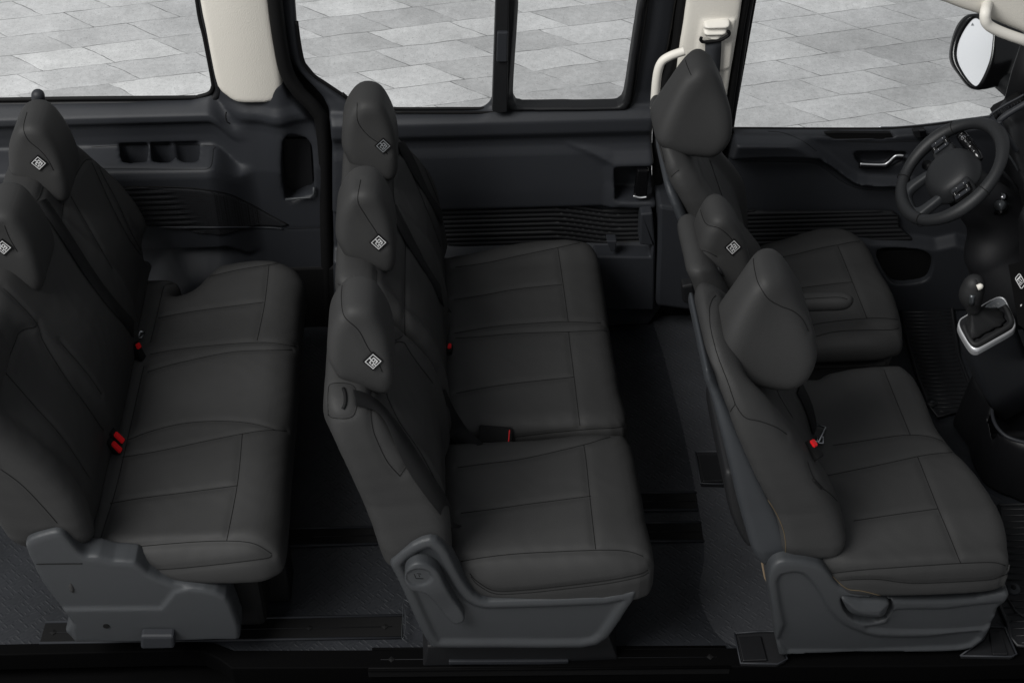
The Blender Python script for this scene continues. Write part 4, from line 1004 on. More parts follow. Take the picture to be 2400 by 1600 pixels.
# ---- front door
def front_door():
    root = thing('front_door', (1.2, 1.6, 0), 'dark driver door with moulded armrest, chrome inner handle and ribbed lower trim', 'door')
    out = XZ([(1716, 302), (1900, 303), (2060, 303), (2130, 298), (2240, 286), (2420, 262)], 1.64)+[(1.80, .0), (.70, .0)]
    arm = S2(XZ(z6((-400, 806), (0, 806), (80, 812), (180, 845), (250, 885), (330, 945), (420, 1020), (520, 1092), (620, 1118), (900, 1130), (900, 1168), (620, 1165), (520, 1145), (420, 1070), (330, 1015), (280, 996), (0, 990), (-400, 990)), 1.56), n=2)
    hp = S2(XZ(z6((528, 940), (600, 930), (840, 934), (835, 975), (790, 1005), (720, 1030), (620, 1030), (560, 1010)), 1.6), n=2)
    slot = S2(XZ(z6((338, 812), (420, 808), (760, 812), (776, 850), (600, 856), (430, 858), (380, 845)), 1.59), n=2)
    low = S2(XZ(z7((880, 190), (1180, 180), (1400, 190), (1560, 210), (1800, 215), (1800, 700), (1200, 700)), 1.55), n=2)
    lp = S2(XZ(z7((1200, 255), (1400, 245), (1500, 265), (1542, 320), (1530, 400), (1480, 448), (1320, 462), (1250, 400)), 1.53), n=3)
    s = S2(out, n=2, smooth=False); lo, hi = bb(out, .02)
    def f(X, Y, Z):
        h = 1.60-.012*ss(Z, .72, .80)
        h = h-.055*ss(-arm(X, Z), -.012, .03)-.045*ss(-low(X, Z), -.01, .02)
        F_ = smax(smax(s(X, Z), (h-Y)*.8, .010), Y-1.655, .006)
        for q, d in ((hp, 1.64), (slot, 1.64), (lp, 1.62)): F_ = smax(F_, -smax(q(X, Z), Y-d, .004), .003)
        return F_
    p = sdf_mesh('panel', f, (lo[0], 1.46, lo[1]), (hi[0], 1.70, hi[1]), .0065, TRIM, root)
    seams(p, [z6((-150, 990), (0, 990), (180, 994), (280, 1000), (350, 1035), (450, 1110), (540, 1150), (640, 1165), (780, 1165)), z6((0, 803), (90, 812), (200, 855), (300, 925)), z6((480, 868), (700, 872), (900, 866), (1000, 860))], depth=.0015, w=.005, r=.0009)
    ribs('ribbed_trim', XZ(z6((-220, 1290), (0, 1290), (400, 1288), (760, 1290), (800, 1380), (870, 1478), (500, 1490), (-220, 1490)), 1.585), 1.578, root, lambda X: -.0*X, period=.0185)
    prism('slot_shade_inset', XZ(z6((345, 816), (420, 812), (752, 816), (768, 848), (600, 853), (430, 854), (385, 842)), 1.60), 'y', 1.598, 1.612, BLACK, root, bev=0)  # black inset paints the shade inside the slot recess
    V, Fc = [], []
    pts = smooth_poly([tuple(W(a, b, 'y', 1.585)) for a, b in z6((566, 1003), (600, 1006), (700, 1008), (735, 995), (775, 958), (800, 952), (828, 953))], 5, closed=False)
    tube_geo([Vector(q) for q in pts], .0034, 8, V, Fc); h_ = mesh_obj('inner_handle', V, Fc, CHROME, root)
    pts = [Vector(q)+Vector((0, .006, -.011)) for q in pts]
    V, Fc = tube_geo(pts, .010, 8); mesh_obj('handle_body', V, Fc, GLOSSB, h_)
    sw = prism('window_switch', XZ(z6((888, 802), (965, 796), (980, 842), (900, 848)), 1.57), 'y', 1.57, 1.60, TRIMD, root, bev=.003)
    prism('switch_key', XZ(z6((925, 800), (962, 797), (976, 838), (935, 843)), 1.565), 'y', 1.562, 1.575, GLOSSB, sw, bev=.002)
    wn = pane('window', [(1770, -300), (1767, 0), (1722, 297), (2100, 300), (2420, 262), (2420, -300)], 1.655, root)
    edge_tube('window_seal', [(1716, 300), (1900, 301), (2060, 301), (2110, 299), (2180, 293), (2240, 285)], 1.585, .0035, BLACK, root)
    edge_tube('chrome_strip', [(2060, 298), (2110, 297), (2180, 290), (2240, 282), (2330, 270)], 1.63, .002, STEEL, root)
    edge_tube('window_frame', [(1790, -200), (1748, 0), (1730, 110), (1704, 300)], 1.60, .012, BLACK, root)
    edge_tube('window_frame', [(1800, -200), (1760, 0), (1742, 110), (1714, 300)], 1.62, .0095, TRIMD, root)
    return root
front_door()

# ---- windscreen pillar, roof lining, grab handle, mirror
def pillar_front():
    o = loft('windscreen_pillar', [[W(a, b, 'y', yy) for a, b in px] for yy, px in ((1.56, [(2352, 245), (2372, 170), (2400, 90), (2470, 60), (2470, 260)]), (1.66, [(2352, 238), (2372, 160), (2400, 80), (2470, 60), (2470, 250)]))], TRIMD)
    tag(o, 'black windscreen pillar foot beside the wing mirror', 'pillar')
    px = [(2170, -60), (2190, -8), (2209, 0), (2250, 16), (2294, 30), (2350, 54), (2400, 74), (2480, 105), (2480, -60)]
    s = S2(XZ(px, 1.45), n=2); lo, hi = bb(XZ(px, 1.45), .02)
    r = sdf_mesh('roof_lining', lambda X, Y, Z: smax(smax(s(X, Z), slab(Y, 1.42, 1.60), .03), Z-1.6, .01), (lo[0], 1.39, lo[1]), (hi[0], 1.63, hi[1]), .007, CREAM)
    tag(r, 'cream edge of the roof lining above the driver window', 'roof lining')
    V, Fc = tube_geo(smooth_poly([tuple(W(a, b, 'y', 1.38+dy)) for (a, b), dy in zip(z6((1345, 20), (1332, 70), (1330, 115), (1345, 150), (1385, 178), (1460, 210), (1568, 248), (1660, 285)), (.05, .0, -.01, -.01, -.01, -.01, -.01, 0))], 5, closed=False), .0165, 12)
    g = mesh_obj('grab_handle', V, Fc, CREAMS); tag(g, 'cream grab handle below the roof lining in front of the mirror', 'grab handle')
pillar_front()

def mirror():
    C = W(*z6((1268, 325))[0], 'y', 1.93)
    n = Vector((-.72, -.52, .42)).normalized()
    def on(px, off=0):
        out = []
        for a, b in px:
            d = ray(a, b); t = (C+n*off-CP).dot(n)/d.dot(n); out.append(CP+d*t)
        return out
    gl = z6((1265, 113), (1310, 135), (1372, 205), (1374, 260), (1362, 350), (1335, 430), (1300, 500), (1272, 527), (1235, 500), (1195, 445), (1165, 385), (1155, 330), (1165, 265), (1190, 205), (1225, 150))
    ho = z6((1250, 86), (1310, 98), (1395, 175), (1400, 260), (1390, 350), (1362, 440), (1310, 540), (1262, 550), (1215, 525), (1160, 455), (1120, 395), (1109, 330), (1125, 240), (1155, 160), (1200, 105))
    gs = smooth_poly(gl, 4); hs = smooth_poly(ho, 4)
    root = thing('wing_mirror', tuple(C), 'black wing mirror with a pale reflection painted on its glass outside the driver window', 'mirror')
    d = Vector((.93, .12, 0))
    R0 = on(hs); c = sum(R0, Vector())/len(R0)
    rings = []
    inner = on(gs, -.002)
    ci = c
    rings.append([p-n*.004 for p in on(gs, .0)])
    rings.append(on(gs, .006)); rings.append([p.lerp(q, .5)+n*.012 for p, q in zip(on(gs), R0)] if len(gs) == len(hs) else R0)
    rings.append(R0)
    for off, k in ((.03, 1.0), (.07, .97), (.11, .88), (.145, .68), (.16, .35)):
        rings.append([c+(p-c)*k+d*off for p in R0])
    loft('housing', rings, GLOSSB, root)
    V = [tuple(p) for p in on(gs, .003)]
    mesh_obj('mirror_glass', V, [tuple(range(len(V)))], MIRG, root, False)
    a = c+d*.09+Vector((0, 0, -.07)); b = Vector((1.86, 1.68, .76))
    V, Fc = tube_geo([a, (a+b)/2, b], [.045, .034, .03], 12); mesh_obj('mirror_arm', V, Fc, TRIMD, root)
    q = on([z6((1372, 200))[0], z6((1570, 440))[0]], .0)
    # little warning symbol on the glass
    t = on(z6((1243, 158), (1262, 158), (1252, 140)), .005); mesh_obj('warning_symbol', [tuple(p) for p in t], [(0, 1, 2)], SILVER, root, False)
MIRG = mat('painted_reflection_glass', (.80, .81, .84), .15, metal=.0)  # matte pale base paints the bright sky reflection into the glass
mirror()
# ------------------------------------------------------------------ cockpit
def frame_mesh(name, func, lo, hi, res, m, M, parent):
    o = sdf_mesh(name, func, lo, hi, res, m)
    o.data.transform(M); o.data.update(); col.objects.unlink(o); return link(o, parent)
def steering():
    C = W(2227, 402, 'y', 1.17); a = math.radians(45)
    ex = Vector((0, -1, 0)); ey = Vector((math.sin(a), 0, math.cos(a))); ez = ex.cross(ey)
    if ez.x > 0: ez = -ez
    M = Matrix((ex, ey, ez)).transposed().to_4x4(); M = Matrix.Translation(C) @ M
    flip = M.determinant() < 0
    root = thing('steering_wheel', tuple(C), 'black leather steering wheel with two button pods in front of the driver seat', 'steering wheel')
    R_, r_ = .181, .0205
    V, Fc = [], []; n, k = 96, 16
    for i in range(n):
        t = 2*math.pi*i/n; fl = 1-.035*max(0, -math.sin(t))**4
        rr = r_*(1+.10*math.cos(4*t))
        for j in range(k):
            g = 2*math.pi*j/k; q = (R_+rr*math.cos(g)); V.append(tuple(M @ Vector((q*math.cos(t), q*math.sin(t)*fl, rr*.95*math.sin(g)))))
    for i in range(n):
        for j in range(k): Fc.append((i*k+j, ((i+1) % n)*k+j, ((i+1) % n)*k+(j+1) % k, i*k+(j+1) % k))
    rim = mesh_obj('rim', V, Fc, WHEEL, root)
    for t in (math.radians(q) for q in (22, 158, 232, 308)):
        P = []
        for j in range(17):
            g = 2*math.pi*j/16; q = R_+(r_*1.035)*math.cos(g); P.append(M @ Vector((q*math.cos(t), q*math.sin(t), r_*1.0*math.sin(g))))
        mesh_obj('rim_seam', *tube_geo(P, .0012, 5), SEAM, rim)
    hub = frame_mesh('hub', lambda X, Y, Z: smax(smax(ell(X, Y, Z, (0, -.004, -.035), (.108, .094, .078)), np.abs(X)-.098, .03), smax(-Z-.045, Z-.030, .03), .02), (-.13, -.12, -.07), (.13, .12, .08), .005, WHEEL, M, root)
    for s in (-1, 1):
        frame_mesh('spoke', lambda X, Y, Z: smin(smax(smax(slab(X*s, .06, .178), slab(Y, -.020+.0*X, .036), .02), slab(Z, -.030, .004), .012), smax(smax(slab(X*s, .055, .125), slab(Y, -.028, .044), .02), slab(Z, -.03, .010), .012), .01), (-.21, -.06, -.05), (.21, .07, .03), .0045, WHEEL, M, root)
        # button pod
        def q2(nm, x0, x1, y0, y1, z0, z1, m_, par, bev=.002):
            bm = bmesh.new(); vs = [bm.verts.new(M @ Vector((x*s, y, z))) for z in (z0, z1) for x, y in ((x0, y0), (x1, y0), (x1, y1), (x0, y1))]
            for f in [(3, 2, 1, 0), (4, 5, 6, 7), (0, 1, 5, 4), (1, 2, 6, 5), (2, 3, 7, 6), (3, 0, 4, 7)]: bm.faces.new([vs[i] for i in f])
            bmesh.ops.recalc_face_normals(bm, faces=bm.faces)
            if bev: bmesh.ops.bevel(bm, geom=bm.edges[:], offset=bev, segments=2, affect='EDGES')
            me = bpy.data.meshes.new(nm); bm.to_mesh(me); bm.free(); me.materials.append(m_); return link(bpy.data.objects.new(nm, me), par)
        pod = q2('button_pod', .098, .152, -.022, .042, .004, .014, BLACK, root, .005)
        q2('button', .096, .112, -.016, .036, .013, .0165, TRIM, pod)
        q2('button', .131, .147, -.016, .036, .013, .0165, TRIM, pod)
        q2('roller', .115, .128, -.004, .024, .013, .019, GLOSSB, pod)
        for (x, y) in ((.104, .026), (.104, .0), (.139, .026), (.139, 0.0), (.118, .032), (.125, .032), (.118, -.012), (.125, -.012)):
            q2('button_mark', x-.0016, x+.0016, y-.0008, y+.0009, .0166 if abs(x-.1215) > .01 else .0141, .0171 if abs(x-.1215) > .01 else .0146, WHITE, pod, 0)
    # lower double spoke
    def low(X, Y, Z):
        out = smax(smax(np.abs(X)-(.082+.10*(-.11-Y)), slab(Y, -.182, -.045), .03), slab(Z, -.030, .002), .012)
        inn = smax(np.abs(X)-.050, slab(Y, -.148, -.055), .03)
        return smax(out, -inn, .012)
    frame_mesh('lower_spoke', low, (-.11, -.21, -.05), (.11, -.02, .03), .0045, GREYD, M, root)
    # column shroud
    c0 = C+ez*-.05; 
    sh = sdf_mesh('column_shroud', lambda X, Y, Z: smin(cyl(X, Y, Z, tuple(C-ez*.09), (1.60, 1.17, .70), .072, .10), cyl(X, Y, Z, (1.56, 1.12, .62), (1.66, 1.08, .50), .09, .13), .06), (1.38, .92, .36), (1.82, 1.32, .98), .008, TRIMD, root)
    # key
    t = bvh(sh); q = t.ray_cast(CP, ray(2338, 486).normalized())
    if q[0] is not None:
        c = q[0]; nn = (Vector((-.85, -.4, .35))).normalized()
        key = mesh_obj('ignition_lock', *tube_geo([c-nn*.02, c+nn*.006], .024, 20), GLOSSB, root)
        mesh_obj('ignition_key', *tube_geo([c+nn*.004+Vector((0.02, 0.0, .006)), c+nn*.030+Vector((0.02, 0.0, .006))], [.018, .0165], 8), STEELD, key)
        mesh_obj('key_ring', *tube_geo([c+nn*.004+Vector((.03, .03, .014)), c+nn*.022+Vector((.03, .03, .014))], .014, 12), CHROMED, key)
    # indicator stalk
    A = W(*z6((1182, 828))[0], 'y', 1.30); B = W(*z6((1232, 895))[0], 'y', 1.25); D_ = W(*z6((1300, 975))[0], 'y', 1.17)
    st = mesh_obj('indicator_stalk', *tube_geo([A, A.lerp(B, .3), B, B.lerp(D_, .6), D_], [.0165, .0185, .0195, .0170, .009], 14), GLOSSB, root)
    dirn = (D_-A).normalized(); nrm = (CP-A).normalized(); nrm = (nrm-dirn*nrm.dot(dirn)).normalized(); sd = dirn.cross(nrm)
    for f_, o_, w_, l_ in ((.10, -.004, .005, .0012), (.13, .003, .0012, .004), (.27, -.006, .0014, .005), (.27, 0, .0014, .005), (.27, .006, .0014, .005), (.36, .001, .006, .0014), (.40, .001, .004, .0014), (.60, .0, .007, .005), (.8, .0, .006, .003), (.5, -.008, .003, .0012)):
        p = A.lerp(D_, f_)+nrm*.0188+sd*o_
        v, f = patch_quad(p, dirn, sd, Vector((0, 0, 0)), l_*.8, w_*.7); mesh_obj('stalk_mark', v, f, WHITE, st, False)
    mesh_obj('stalk_ring', *tube_geo([A.lerp(D_, .19), A.lerp(D_, .20)], .0190, 14), CHROMED, st)
    # start knob behind the rim
    p = W(*z6((985, 1015))[0], 'y', 1.36)
    kn = mesh_obj('lamp_knob', *tube_geo([p, p+Vector((-.012, -.01, .01))], .017, 16), TRIMD, None)
    tag(kn, 'small round black knob behind the steering wheel rim', 'knob')
    return root
WHEEL = mat('wheel_leather', (.0105, .0112, .0124), .52, spec=.35, bump=.4, bscale=600)
GREYD = mat('spoke_plastic', (.016, .0175, .0195), .55, spec=.3)
STEELD = mat('key_grip', (.06, .065, .07), .35, metal=.6)
CHROMED = mat('dark_chrome', (.18, .18, .19), .2, metal=1)
steering()

def dashboard():
    root = thing('dashboard', (1.75, .8, .5), 'black dashboard edge with vent strip at the right of the photo', 'dashboard')
    plan = [(1.68, 1.60), (1.64, 1.42), (1.61, 1.25), (1.58, 1.05), (1.535, .98), (1.52, .72), (1.535, .62), (1.60, .55), (1.66, .3), (1.68, .05), (2.2, .05), (2.2, 1.60)]
    s = S2(plan, n=2)
    def f(X, Y, Z):
        top = .90+.03*ss(Y, 1.2, 1.5)+.0*X
        d = smax(smax(s(X+(.9-Z)*-.25*ss(Y, .2, .5), Y), Z-top, .04), .42-Z, .03)
        return d
    b = sdf_mesh('dash_body', f, (1.45, .02, .38), (2.22, 1.63, 1.06), .0095, TRIMB, root)
    # instrument hood edge and trim lines
    for nm, px, y_, r_, m_ in (('hood_edge', z6((1415, 745), (1440, 720), (1500, 680), (1568, 640), (1640, 595)), 1.40, .010, TRIM), ('hood_edge', z6((1418, 745), (1425, 770), (1480, 860), (1568, 985), (1640, 1085)), 1.30, .008, TRIM),
                               ('dash_trim', z6((1438, 905), (1480, 960), (1530, 1040), (1568, 1105), (1640, 1220)), 1.22, .0035, GREY), ('dash_trim', z6((1418, 1030), (1460, 1080), (1500, 1120), (1540, 1190), (1568, 1240)), 1.2, .006, TRIMD)):
        edge_tube(nm, px, y_, r_, m_, root)
    vp = XZ(z6((1378, 706), (1400, 680), (1480, 640), (1545, 600), (1568, 600), (1560, 632), (1480, 690), (1395, 728)), 1.52)
    v = prism('vent', vp, 'y', 1.50, 1.56, BLACK, root, bev=.003)
    for i in range(9):
        a = z6((1398+i*18, 686-i*9.5))[0]; b_ = z6((1408+i*18, 716-i*9.5))[0]
        mesh_obj('vent_slat', *tube_geo([W(*a, 'y', 1.495), W(*b_, 'y', 1.495)], .0022, 5), TRIM, v)
    edge_tube('vent_rim', z6((1355, 718), (1380, 690), (1450, 645), (1530, 602), (1568, 580)), 1.49, .004, TRIM, root)
    # white printed symbol on the centre stack
    n = Vector((-.75, -.25, .6)).normalized(); c0 = W(2380, 659, 'y', .80)
    def on(px):
        o = []
        for a, b in px: d = ray(a, b); t = (c0-CP).dot(n)/d.dot(n); o.append(CP+d*t)
        return o
    # zoomed frame of the symbol: (940..1045, 215..400) in the 200x300 crop
    zz = lambda *p: [(2200+a*.1914, 600+b*.1914) for a, b in p]
    V, Fc = tube_geo(on(zz((985, 217), (1000, 228), (1060, 330), (1058, 345), (1020, 395), (1008, 396), (943, 285), (942, 268), (985, 217))), .0016, 5)
    sy = mesh_obj('panel_symbol', V, Fc, WHITE, root)
    parts = []
    for quad in (zz((996, 240), (1006, 256), (964, 302), (955, 288)), zz((992, 278), (1000, 274), (1004, 290), (996, 296)), zz((975, 300), (984, 294), (990, 312), (980, 316)), zz((1008, 294), (1018, 290), (1024, 306), (1014, 310)),
                 zz((992, 312), (1002, 308), (1008, 326), (998, 330)), zz((984, 330), (992, 326), (998, 340), (990, 344)), zz((1010, 326), (1020, 322), (1026, 338), (1016, 342)), zz((998, 346), (1006, 340), (1014, 354), (1004, 360)), zz((1028, 316), (1036, 312), (1040, 324), (1032, 328))):
        parts.append(([tuple(p) for p in on(quad)], [(0, 1, 2, 3)]))
    join_geo('symbol_marks', parts, WHITE, sy)
    # plate that carries it
    bk = on([(2362, 620), (2440, 600), (2450, 800), (2385, 760)])
    pl = [p-n*.003 for p in bk]; pb = [p-n*.05 for p in bk]
    loft('stack_panel', [pb, pl], BLACK2, root, smooth=False)
    d = on(zz((1000, 600), (1012, 590), (1022, 592), (1012, 612), (1002, 618))); mesh_obj('small_mark', [tuple(p) for p in d], [tuple(range(5))], WHITE, root, False)
    return root
BLACK2 = mat('stack_black', (.0012, .0012, .0013), .8, spec=.08)
TRIMB = mat('black_dash', (.0042, .0044, .0052), .5, spec=.3, bump=.3, bscale=700, var=.15)
dashboard()

def console():
    root = thing('gear_console', (1.45, .76, 0), 'tall black gear console with chrome rimmed top and automatic shift lever', 'console')
    zt = .60
    n = Vector((-.20, -.22, 1)).normalized(); c0 = Vector(W(2310, 760, 'z', zt))
    def on(px, off=0):
        o = []
        for a, b in px: d = ray(a, b); t = (c0+n*off-CP).dot(n)/d.dot(n); o.append(CP+d*t)
        return o
    top = z7((1690, 682), (1700, 712), (1725, 758), (1752, 800), (1775, 824), (1800, 830), (1830, 820), (1920, 770), (2005, 722), (2030, 700), (2036, 675), (2030, 645), (2005, 590), (1980, 535), (1962, 516), (1935, 512), (1900, 525), (1850, 552), (1780, 600), (1710, 640), (1693, 660))
    ts = smooth_poly(top, 3)
    T = on(ts); c = sum(T, Vector())/len(T)
    def sc(k, off, sh=Vector((0, 0, 0))): return [c+(p-c)*k+n*off+sh for p in T]
    rings = [sc(1.0, -.006), sc(1.015, -.02), sc(1.06, -.05, Vector((.008, 0, 0))), sc(1.12, -.14, Vector((.03, 0, 0))), sc(1.16, -.26, Vector((.07, 0, 0))), sc(1.12, -.40, Vector((.12, 0, 0)))]
    loft('console_body', [[p for p in r] for r in rings], TRIM, root)
    def band(name, k0, k1, o0, o1, m):
        r = [sc(k0, o0), sc(k0, o1), sc(k1, o1), sc(k1, o0)]
        return loft(name, r+[r[0]], m, root, cap=False)
    loft('chrome_rim', [sc(1.035, -.028), sc(1.03, -.012), sc(1.0, .002), sc(.955, .001), sc(.95, -.006)], CHROME, root, cap=False)
    loft('top_plate', [sc(.955, -.006), sc(.953, -.001)], TRIMD, root, smooth=False)
    # grey gate plate with P R N D marks
    gp = on(z7((1860, 562), (1900, 535), (1935, 520), (1958, 524), (1972, 542), (1985, 570), (1960, 568), (1890, 600), (1840, 600)), .001)
    g = loft('gate_plate', [[p for p in gp], [p+n*.002 for p in gp]], SILVER, root, smooth=False)
    for ch, (a, b) in zip('PRN', z7((1929, 553), (1901, 567), (1878, 581))):
        p = on([(a, b)], .0045)[0]
        cu = bpy.data.curves.new('gate_letter', 'FONT'); cu.body = ch; cu.size = .012; cu.extrude = .0002; cu.align_x = 'CENTER'; cu.align_y = 'CENTER'
        ob = bpy.data.objects.new('tmp', cu); col.objects.link(ob)
        dg = bpy.context.evaluated_depsgraph_get(); me = bpy.data.meshes.new_from_object(ob.evaluated_get(dg)); bpy.data.objects.remove(ob)
        yy = Vector((1, 0, .2)); yy = (yy-n*yy.dot(n)).normalized(); xx = yy.cross(n).normalized()
        me.transform(Matrix.Translation(p) @ Matrix((xx, yy, n)).transposed().to_4x4()); me.materials.clear(); me.materials.append(WHITE)
        link(bpy.data.objects.new('gate_letter', me), g)
    # padded well around the boot
    pad = smooth_poly(z7((1722, 688), (1745, 745), (1772, 790), (1795, 800), (1830, 788), (1960, 712), (2005, 682), (2012, 655), (1990, 600), (1972, 568)), 5, closed=False)
    mesh_obj('padded_edge', *tube_geo(on(pad, .004), .0085, 10), WHEELL, root)
    # boot: pleated cone
    base = smooth_poly(z7((1738, 690), (1750, 745), (1778, 775), (1820, 760), (1900, 715), (1960, 690), (1978, 650), (1950, 600), (1900, 590), (1800, 610), (1750, 640)), 4)
    B0 = on(base, .001); kb = on([z7((1778, 572))[0]], .075)[0]
    rings = []
    for t, kk in ((0, 1), (.12, .98), (.3, .78), (.5, .55), (.7, .38), (.85, .27), (1, .22)):
        bc = sum(B0, Vector())/len(B0); cc = bc.lerp(kb, t)
        ring = []
        for i, p in enumerate(B0): ring.append(cc+(p-bc)*kk*(1+.07*math.sin(i*1.7+t*9)*(1-t)))
        rings.append(ring)
    loft('gear_boot', rings, WHEELL, root)
    # knob
    k0 = kb; k1 = W(*z7((1765, 440))[0], 'y', k0.y+.01); up_ = (k1-k0)
    def L(f_): return tuple(k0+up_*f_)
    kx = tuple(k0+up_*1.0+Vector((.008, 0, .004)))
    r = sdf_mesh('gear_knob', lambda X, Y, Z: smin(cyl(X, Y, Z, L(-.05), L(.65), .0225, .029), cyl(X, Y, Z, tuple(Vector(L(.52))+Vector((-.004, 0, 0))), tuple(Vector(L(1.02))+Vector((.010, .0, .002))), .029, .031), .03), tuple(k0-Vector((.06, .06, .03))), tuple(k1+Vector((.07, .06, .06))), .0035, WHEELL, root)
    t = bvh(r)
    rr = drape(z7((1775, 500), (1772, 530), (1768, 560)), t, gap=9)
    if rr:
        V, Fc = tube_geo([q[0]-q[1]*.005 for q in rr[0]], [.010]*len(rr[0]), 10); mesh_obj('knob_inlay', V, Fc, STEELD, r)
    q = t.ray_cast(CP, ray(*z7((1822, 448))[0]).normalized())
    p = q[0] if q[0] is not None else Vector(kx)+Vector((.024, 0, 0))
    mesh_obj('shift_button', *tube_geo([p+Vector((-.008, 0, -.004)), p+Vector((.003, 0, .002)), p+Vector((.008, 0, .004))], [.010, .009, .004], 12), CREAMS, r)
    mesh_obj('knob_collar', *tube_geo([k0-up_*.06, k0-up_*.0], [.0235, .0225], 16), STEELD, r)
    # seam over the crown
    seams(r, [z7((1795, 405), (1808, 430), (1812, 460), (1806, 480))], depth=.001, w=.004, r=.0009)
    return root
WHEELL = mat('boot_leather', (.0135, .0138, .0145), .58, spec=.3, bump=.4, bscale=500)
console()

def tray():
    root = thing('storage_tray', (1.6, .55, 0), 'black moulded storage tray on the floor at the right edge below the gear console', 'storage tray')
    px = z7((1745, 1070), (1770, 1150), (1830, 1230), (1860, 1330), (1920, 1440), (2000, 1500), (2100, 1540), (2300, 1560), (2300, 1000), (1900, 1000))
    plan = XY(px, .16); s = S2(plan, n=3); lo, hi = bb(plan, .03)
    inn = XY(z7((1895, 1205), (1900, 1260), (1930, 1320), (1990, 1370), (2091, 1402), (2300, 1430), (2300, 1180), (2000, 1175)), .22); si = S2(inn, n=3)
    def f(X, Y, Z): return smax(smax(smax(s(X+(.2-Z)*.1, Y), Z-.24, .03), .01-Z, .01), -smax(si(X, Y), .08-Z, .02), .012)
    sdf_mesh('tray_body', f, (lo[0], lo[1], 0), (min(hi[0], 2.0), hi[1], .28), .008, TRIMB, root)
    pts = smooth_poly(XY(z7((1893, 1200), (1900, 1260), (1930, 1320), (1990, 1372), (2091, 1404), (2200, 1420)), .235), 5, closed=False)
    mesh_obj('tray_rim', *tube_geo([(a, b, .238) for a, b in pts], .006, 8), TRIM, root)
tray()

# ---- floor fittings
def mat_thing(label, px, dirpx, n, spacing, z=.012):
    poly = XY(px, z); root = thing('floor_mat', (sum(p[0] for p in poly)/len(poly), sum(p[1] for p in poly)/len(poly), 0), label, 'floor mat', 'ribbed floor mats')
    prism('mat_sheet', poly, 'z', .002, z, MATR, root, bev=.003)
    return root, poly
MATR = mat('mat_rubber', (.0085, .009, .0105), .5, spec=.4)
r1, poly = mat_thing('ribbed black rubber mat between driver seat and gear console', z7((1330, 560), (1400, 500), (1640, 500), (1690, 880), (1760, 1060), (1778, 1200), (1640, 1225), (1562, 1248), (1510, 1180), (1440, 1010), (1380, 800)), 0, 0, 0)
sp = S2(poly, smooth=False)
ys = np.arange(poly[8][1]-.3, poly[1][1]+.3, .021)
parts = []
for yv in ys:
    xs = np.linspace(min(p[0] for p in poly), max(p[0] for p in poly), 160); ok = sp(xs, np.full_like(xs, yv)) < -.012
    if ok.sum() > 3:
        x0, x1 = xs[ok].min(), xs[ok].max(); parts.append((x0, x1, yv))
V, Fc = [], []
for x0, x1, yv in parts: tube_geo([(x0, yv, .0125), (x1, yv-.006, .0125)], .0030, 6, V, Fc)
o = mesh_obj('rib', V, Fc, MATR, r1)
edge = poly+[poly[0]]; mesh_obj('mat_rim', *tube_geo([(a, b, .014) for a, b in edge], .005, 6), MATR, r1)
for (px_, host, lab) in ((z7((1525, 1155))[0], r1, 'a'), ):
    p = W(*px_, 'z', .02); g_ = mesh_obj('mat_grommet', *tube_geo([(p.x, p.y, .008), (p.x, p.y, .022)], [.022, .018], 18), TRIMD, host); mesh_obj('grommet_pin', *tube_geo([(p.x, p.y, .02), (p.x, p.y, .025)], .008, 12), TRIM, g_)
r2, poly2 = mat_thing('ribbed black rubber mat in the near front footwell at the right edge', z8((1935, 482), (2400, 470), (2400, 1400), (2120, 1345), (2050, 1338), (2010, 1290), (1985, 1200), (1940, 1100), (1960, 900)), 0, 0, 0)
sp2 = S2(poly2, smooth=False)
V, Fc = [], []
for yv in np.arange(.02, .7, .026):
    xs = np.linspace(1.2, 1.9, 160); ok = sp2(xs, np.full_like(xs, yv)) < -.012
    if ok.sum() > 3: tube_geo([(xs[ok].min(), yv, .0125), (xs[ok].max(), yv-.004, .0125)], .0032, 6, V, Fc)
mesh_obj('rib', V, Fc, MATR, r2)
mesh_obj('mat_rim', *tube_geo([(a, b, .014) for a, b in poly2+[poly2[0]]], .006, 6), MATR, r2)
p = W(*z8((2025, 985))[0], 'z', .02); g_ = mesh_obj('mat_grommet', *tube_geo([(p.x, p.y, .008), (p.x, p.y, .022)], [.024, .02], 18), TRIM, r2); mesh_obj('grommet_pin', *tube_geo([(p.x, p.y, .02), (p.x, p.y, .025)], .008, 12), BLACK, g_)
V, Fc = [], []
tube_geo([(*q, .016) for q in XY(z8((1995, 1060), (2040, 1130), (2110, 1170)), .016)], .004, 6, V, Fc); mesh_obj('mat_ridge', V, Fc, MATR, r2)

def rail(px, lab, bolts):
    poly = XY(px, 0.004)
    root = thing('floor_rail', (sum(p[0] for p in poly)/4, sum(p[1] for p in poly)/4, 0), lab, 'floor rail', 'seat rails sunk in the floor')
    P = [Vector((a, b, 0)) for a, b in poly]
    prism('rail_channel', poly, 'z', -.03, .003, BLACK, root, bev=.002)
    # raised lips along the two long edges
    for a, b in ((P[0], P[1]), (P[3], P[2])): mesh_obj('rail_lip', *tube_geo([a+Vector((0, 0, .004)), b+Vector((0, 0, .004))], .0045, 6), VOID if 'step edge' in lab else TRIM, root)
    m0, m1 = (P[0]+P[3])/2, (P[1]+P[2])/2
    d_ = (m1-m0); mesh_obj('rail_slot', *tube_geo([m0+d_*.03+Vector((0, 0, .004)), m1-d_*.03+Vector((0, 0, .004))], .0014, 5), TRIMD, root)
    for t in bolts:
        c = m0.lerp(m1, t); s_ = .011
        v = [(c.x-s_, c.y, .0055), (c.x, c.y-s_, .0055), (c.x+s_, c.y, .0055), (c.x, c.y+s_, .0055), (c.x, c.y, .0075)]
        mesh_obj('rail_bolt', v, [(0, 1, 4), (1, 2, 4), (2, 3, 4), (3, 0, 4)], BLACK, root, False)
    return root
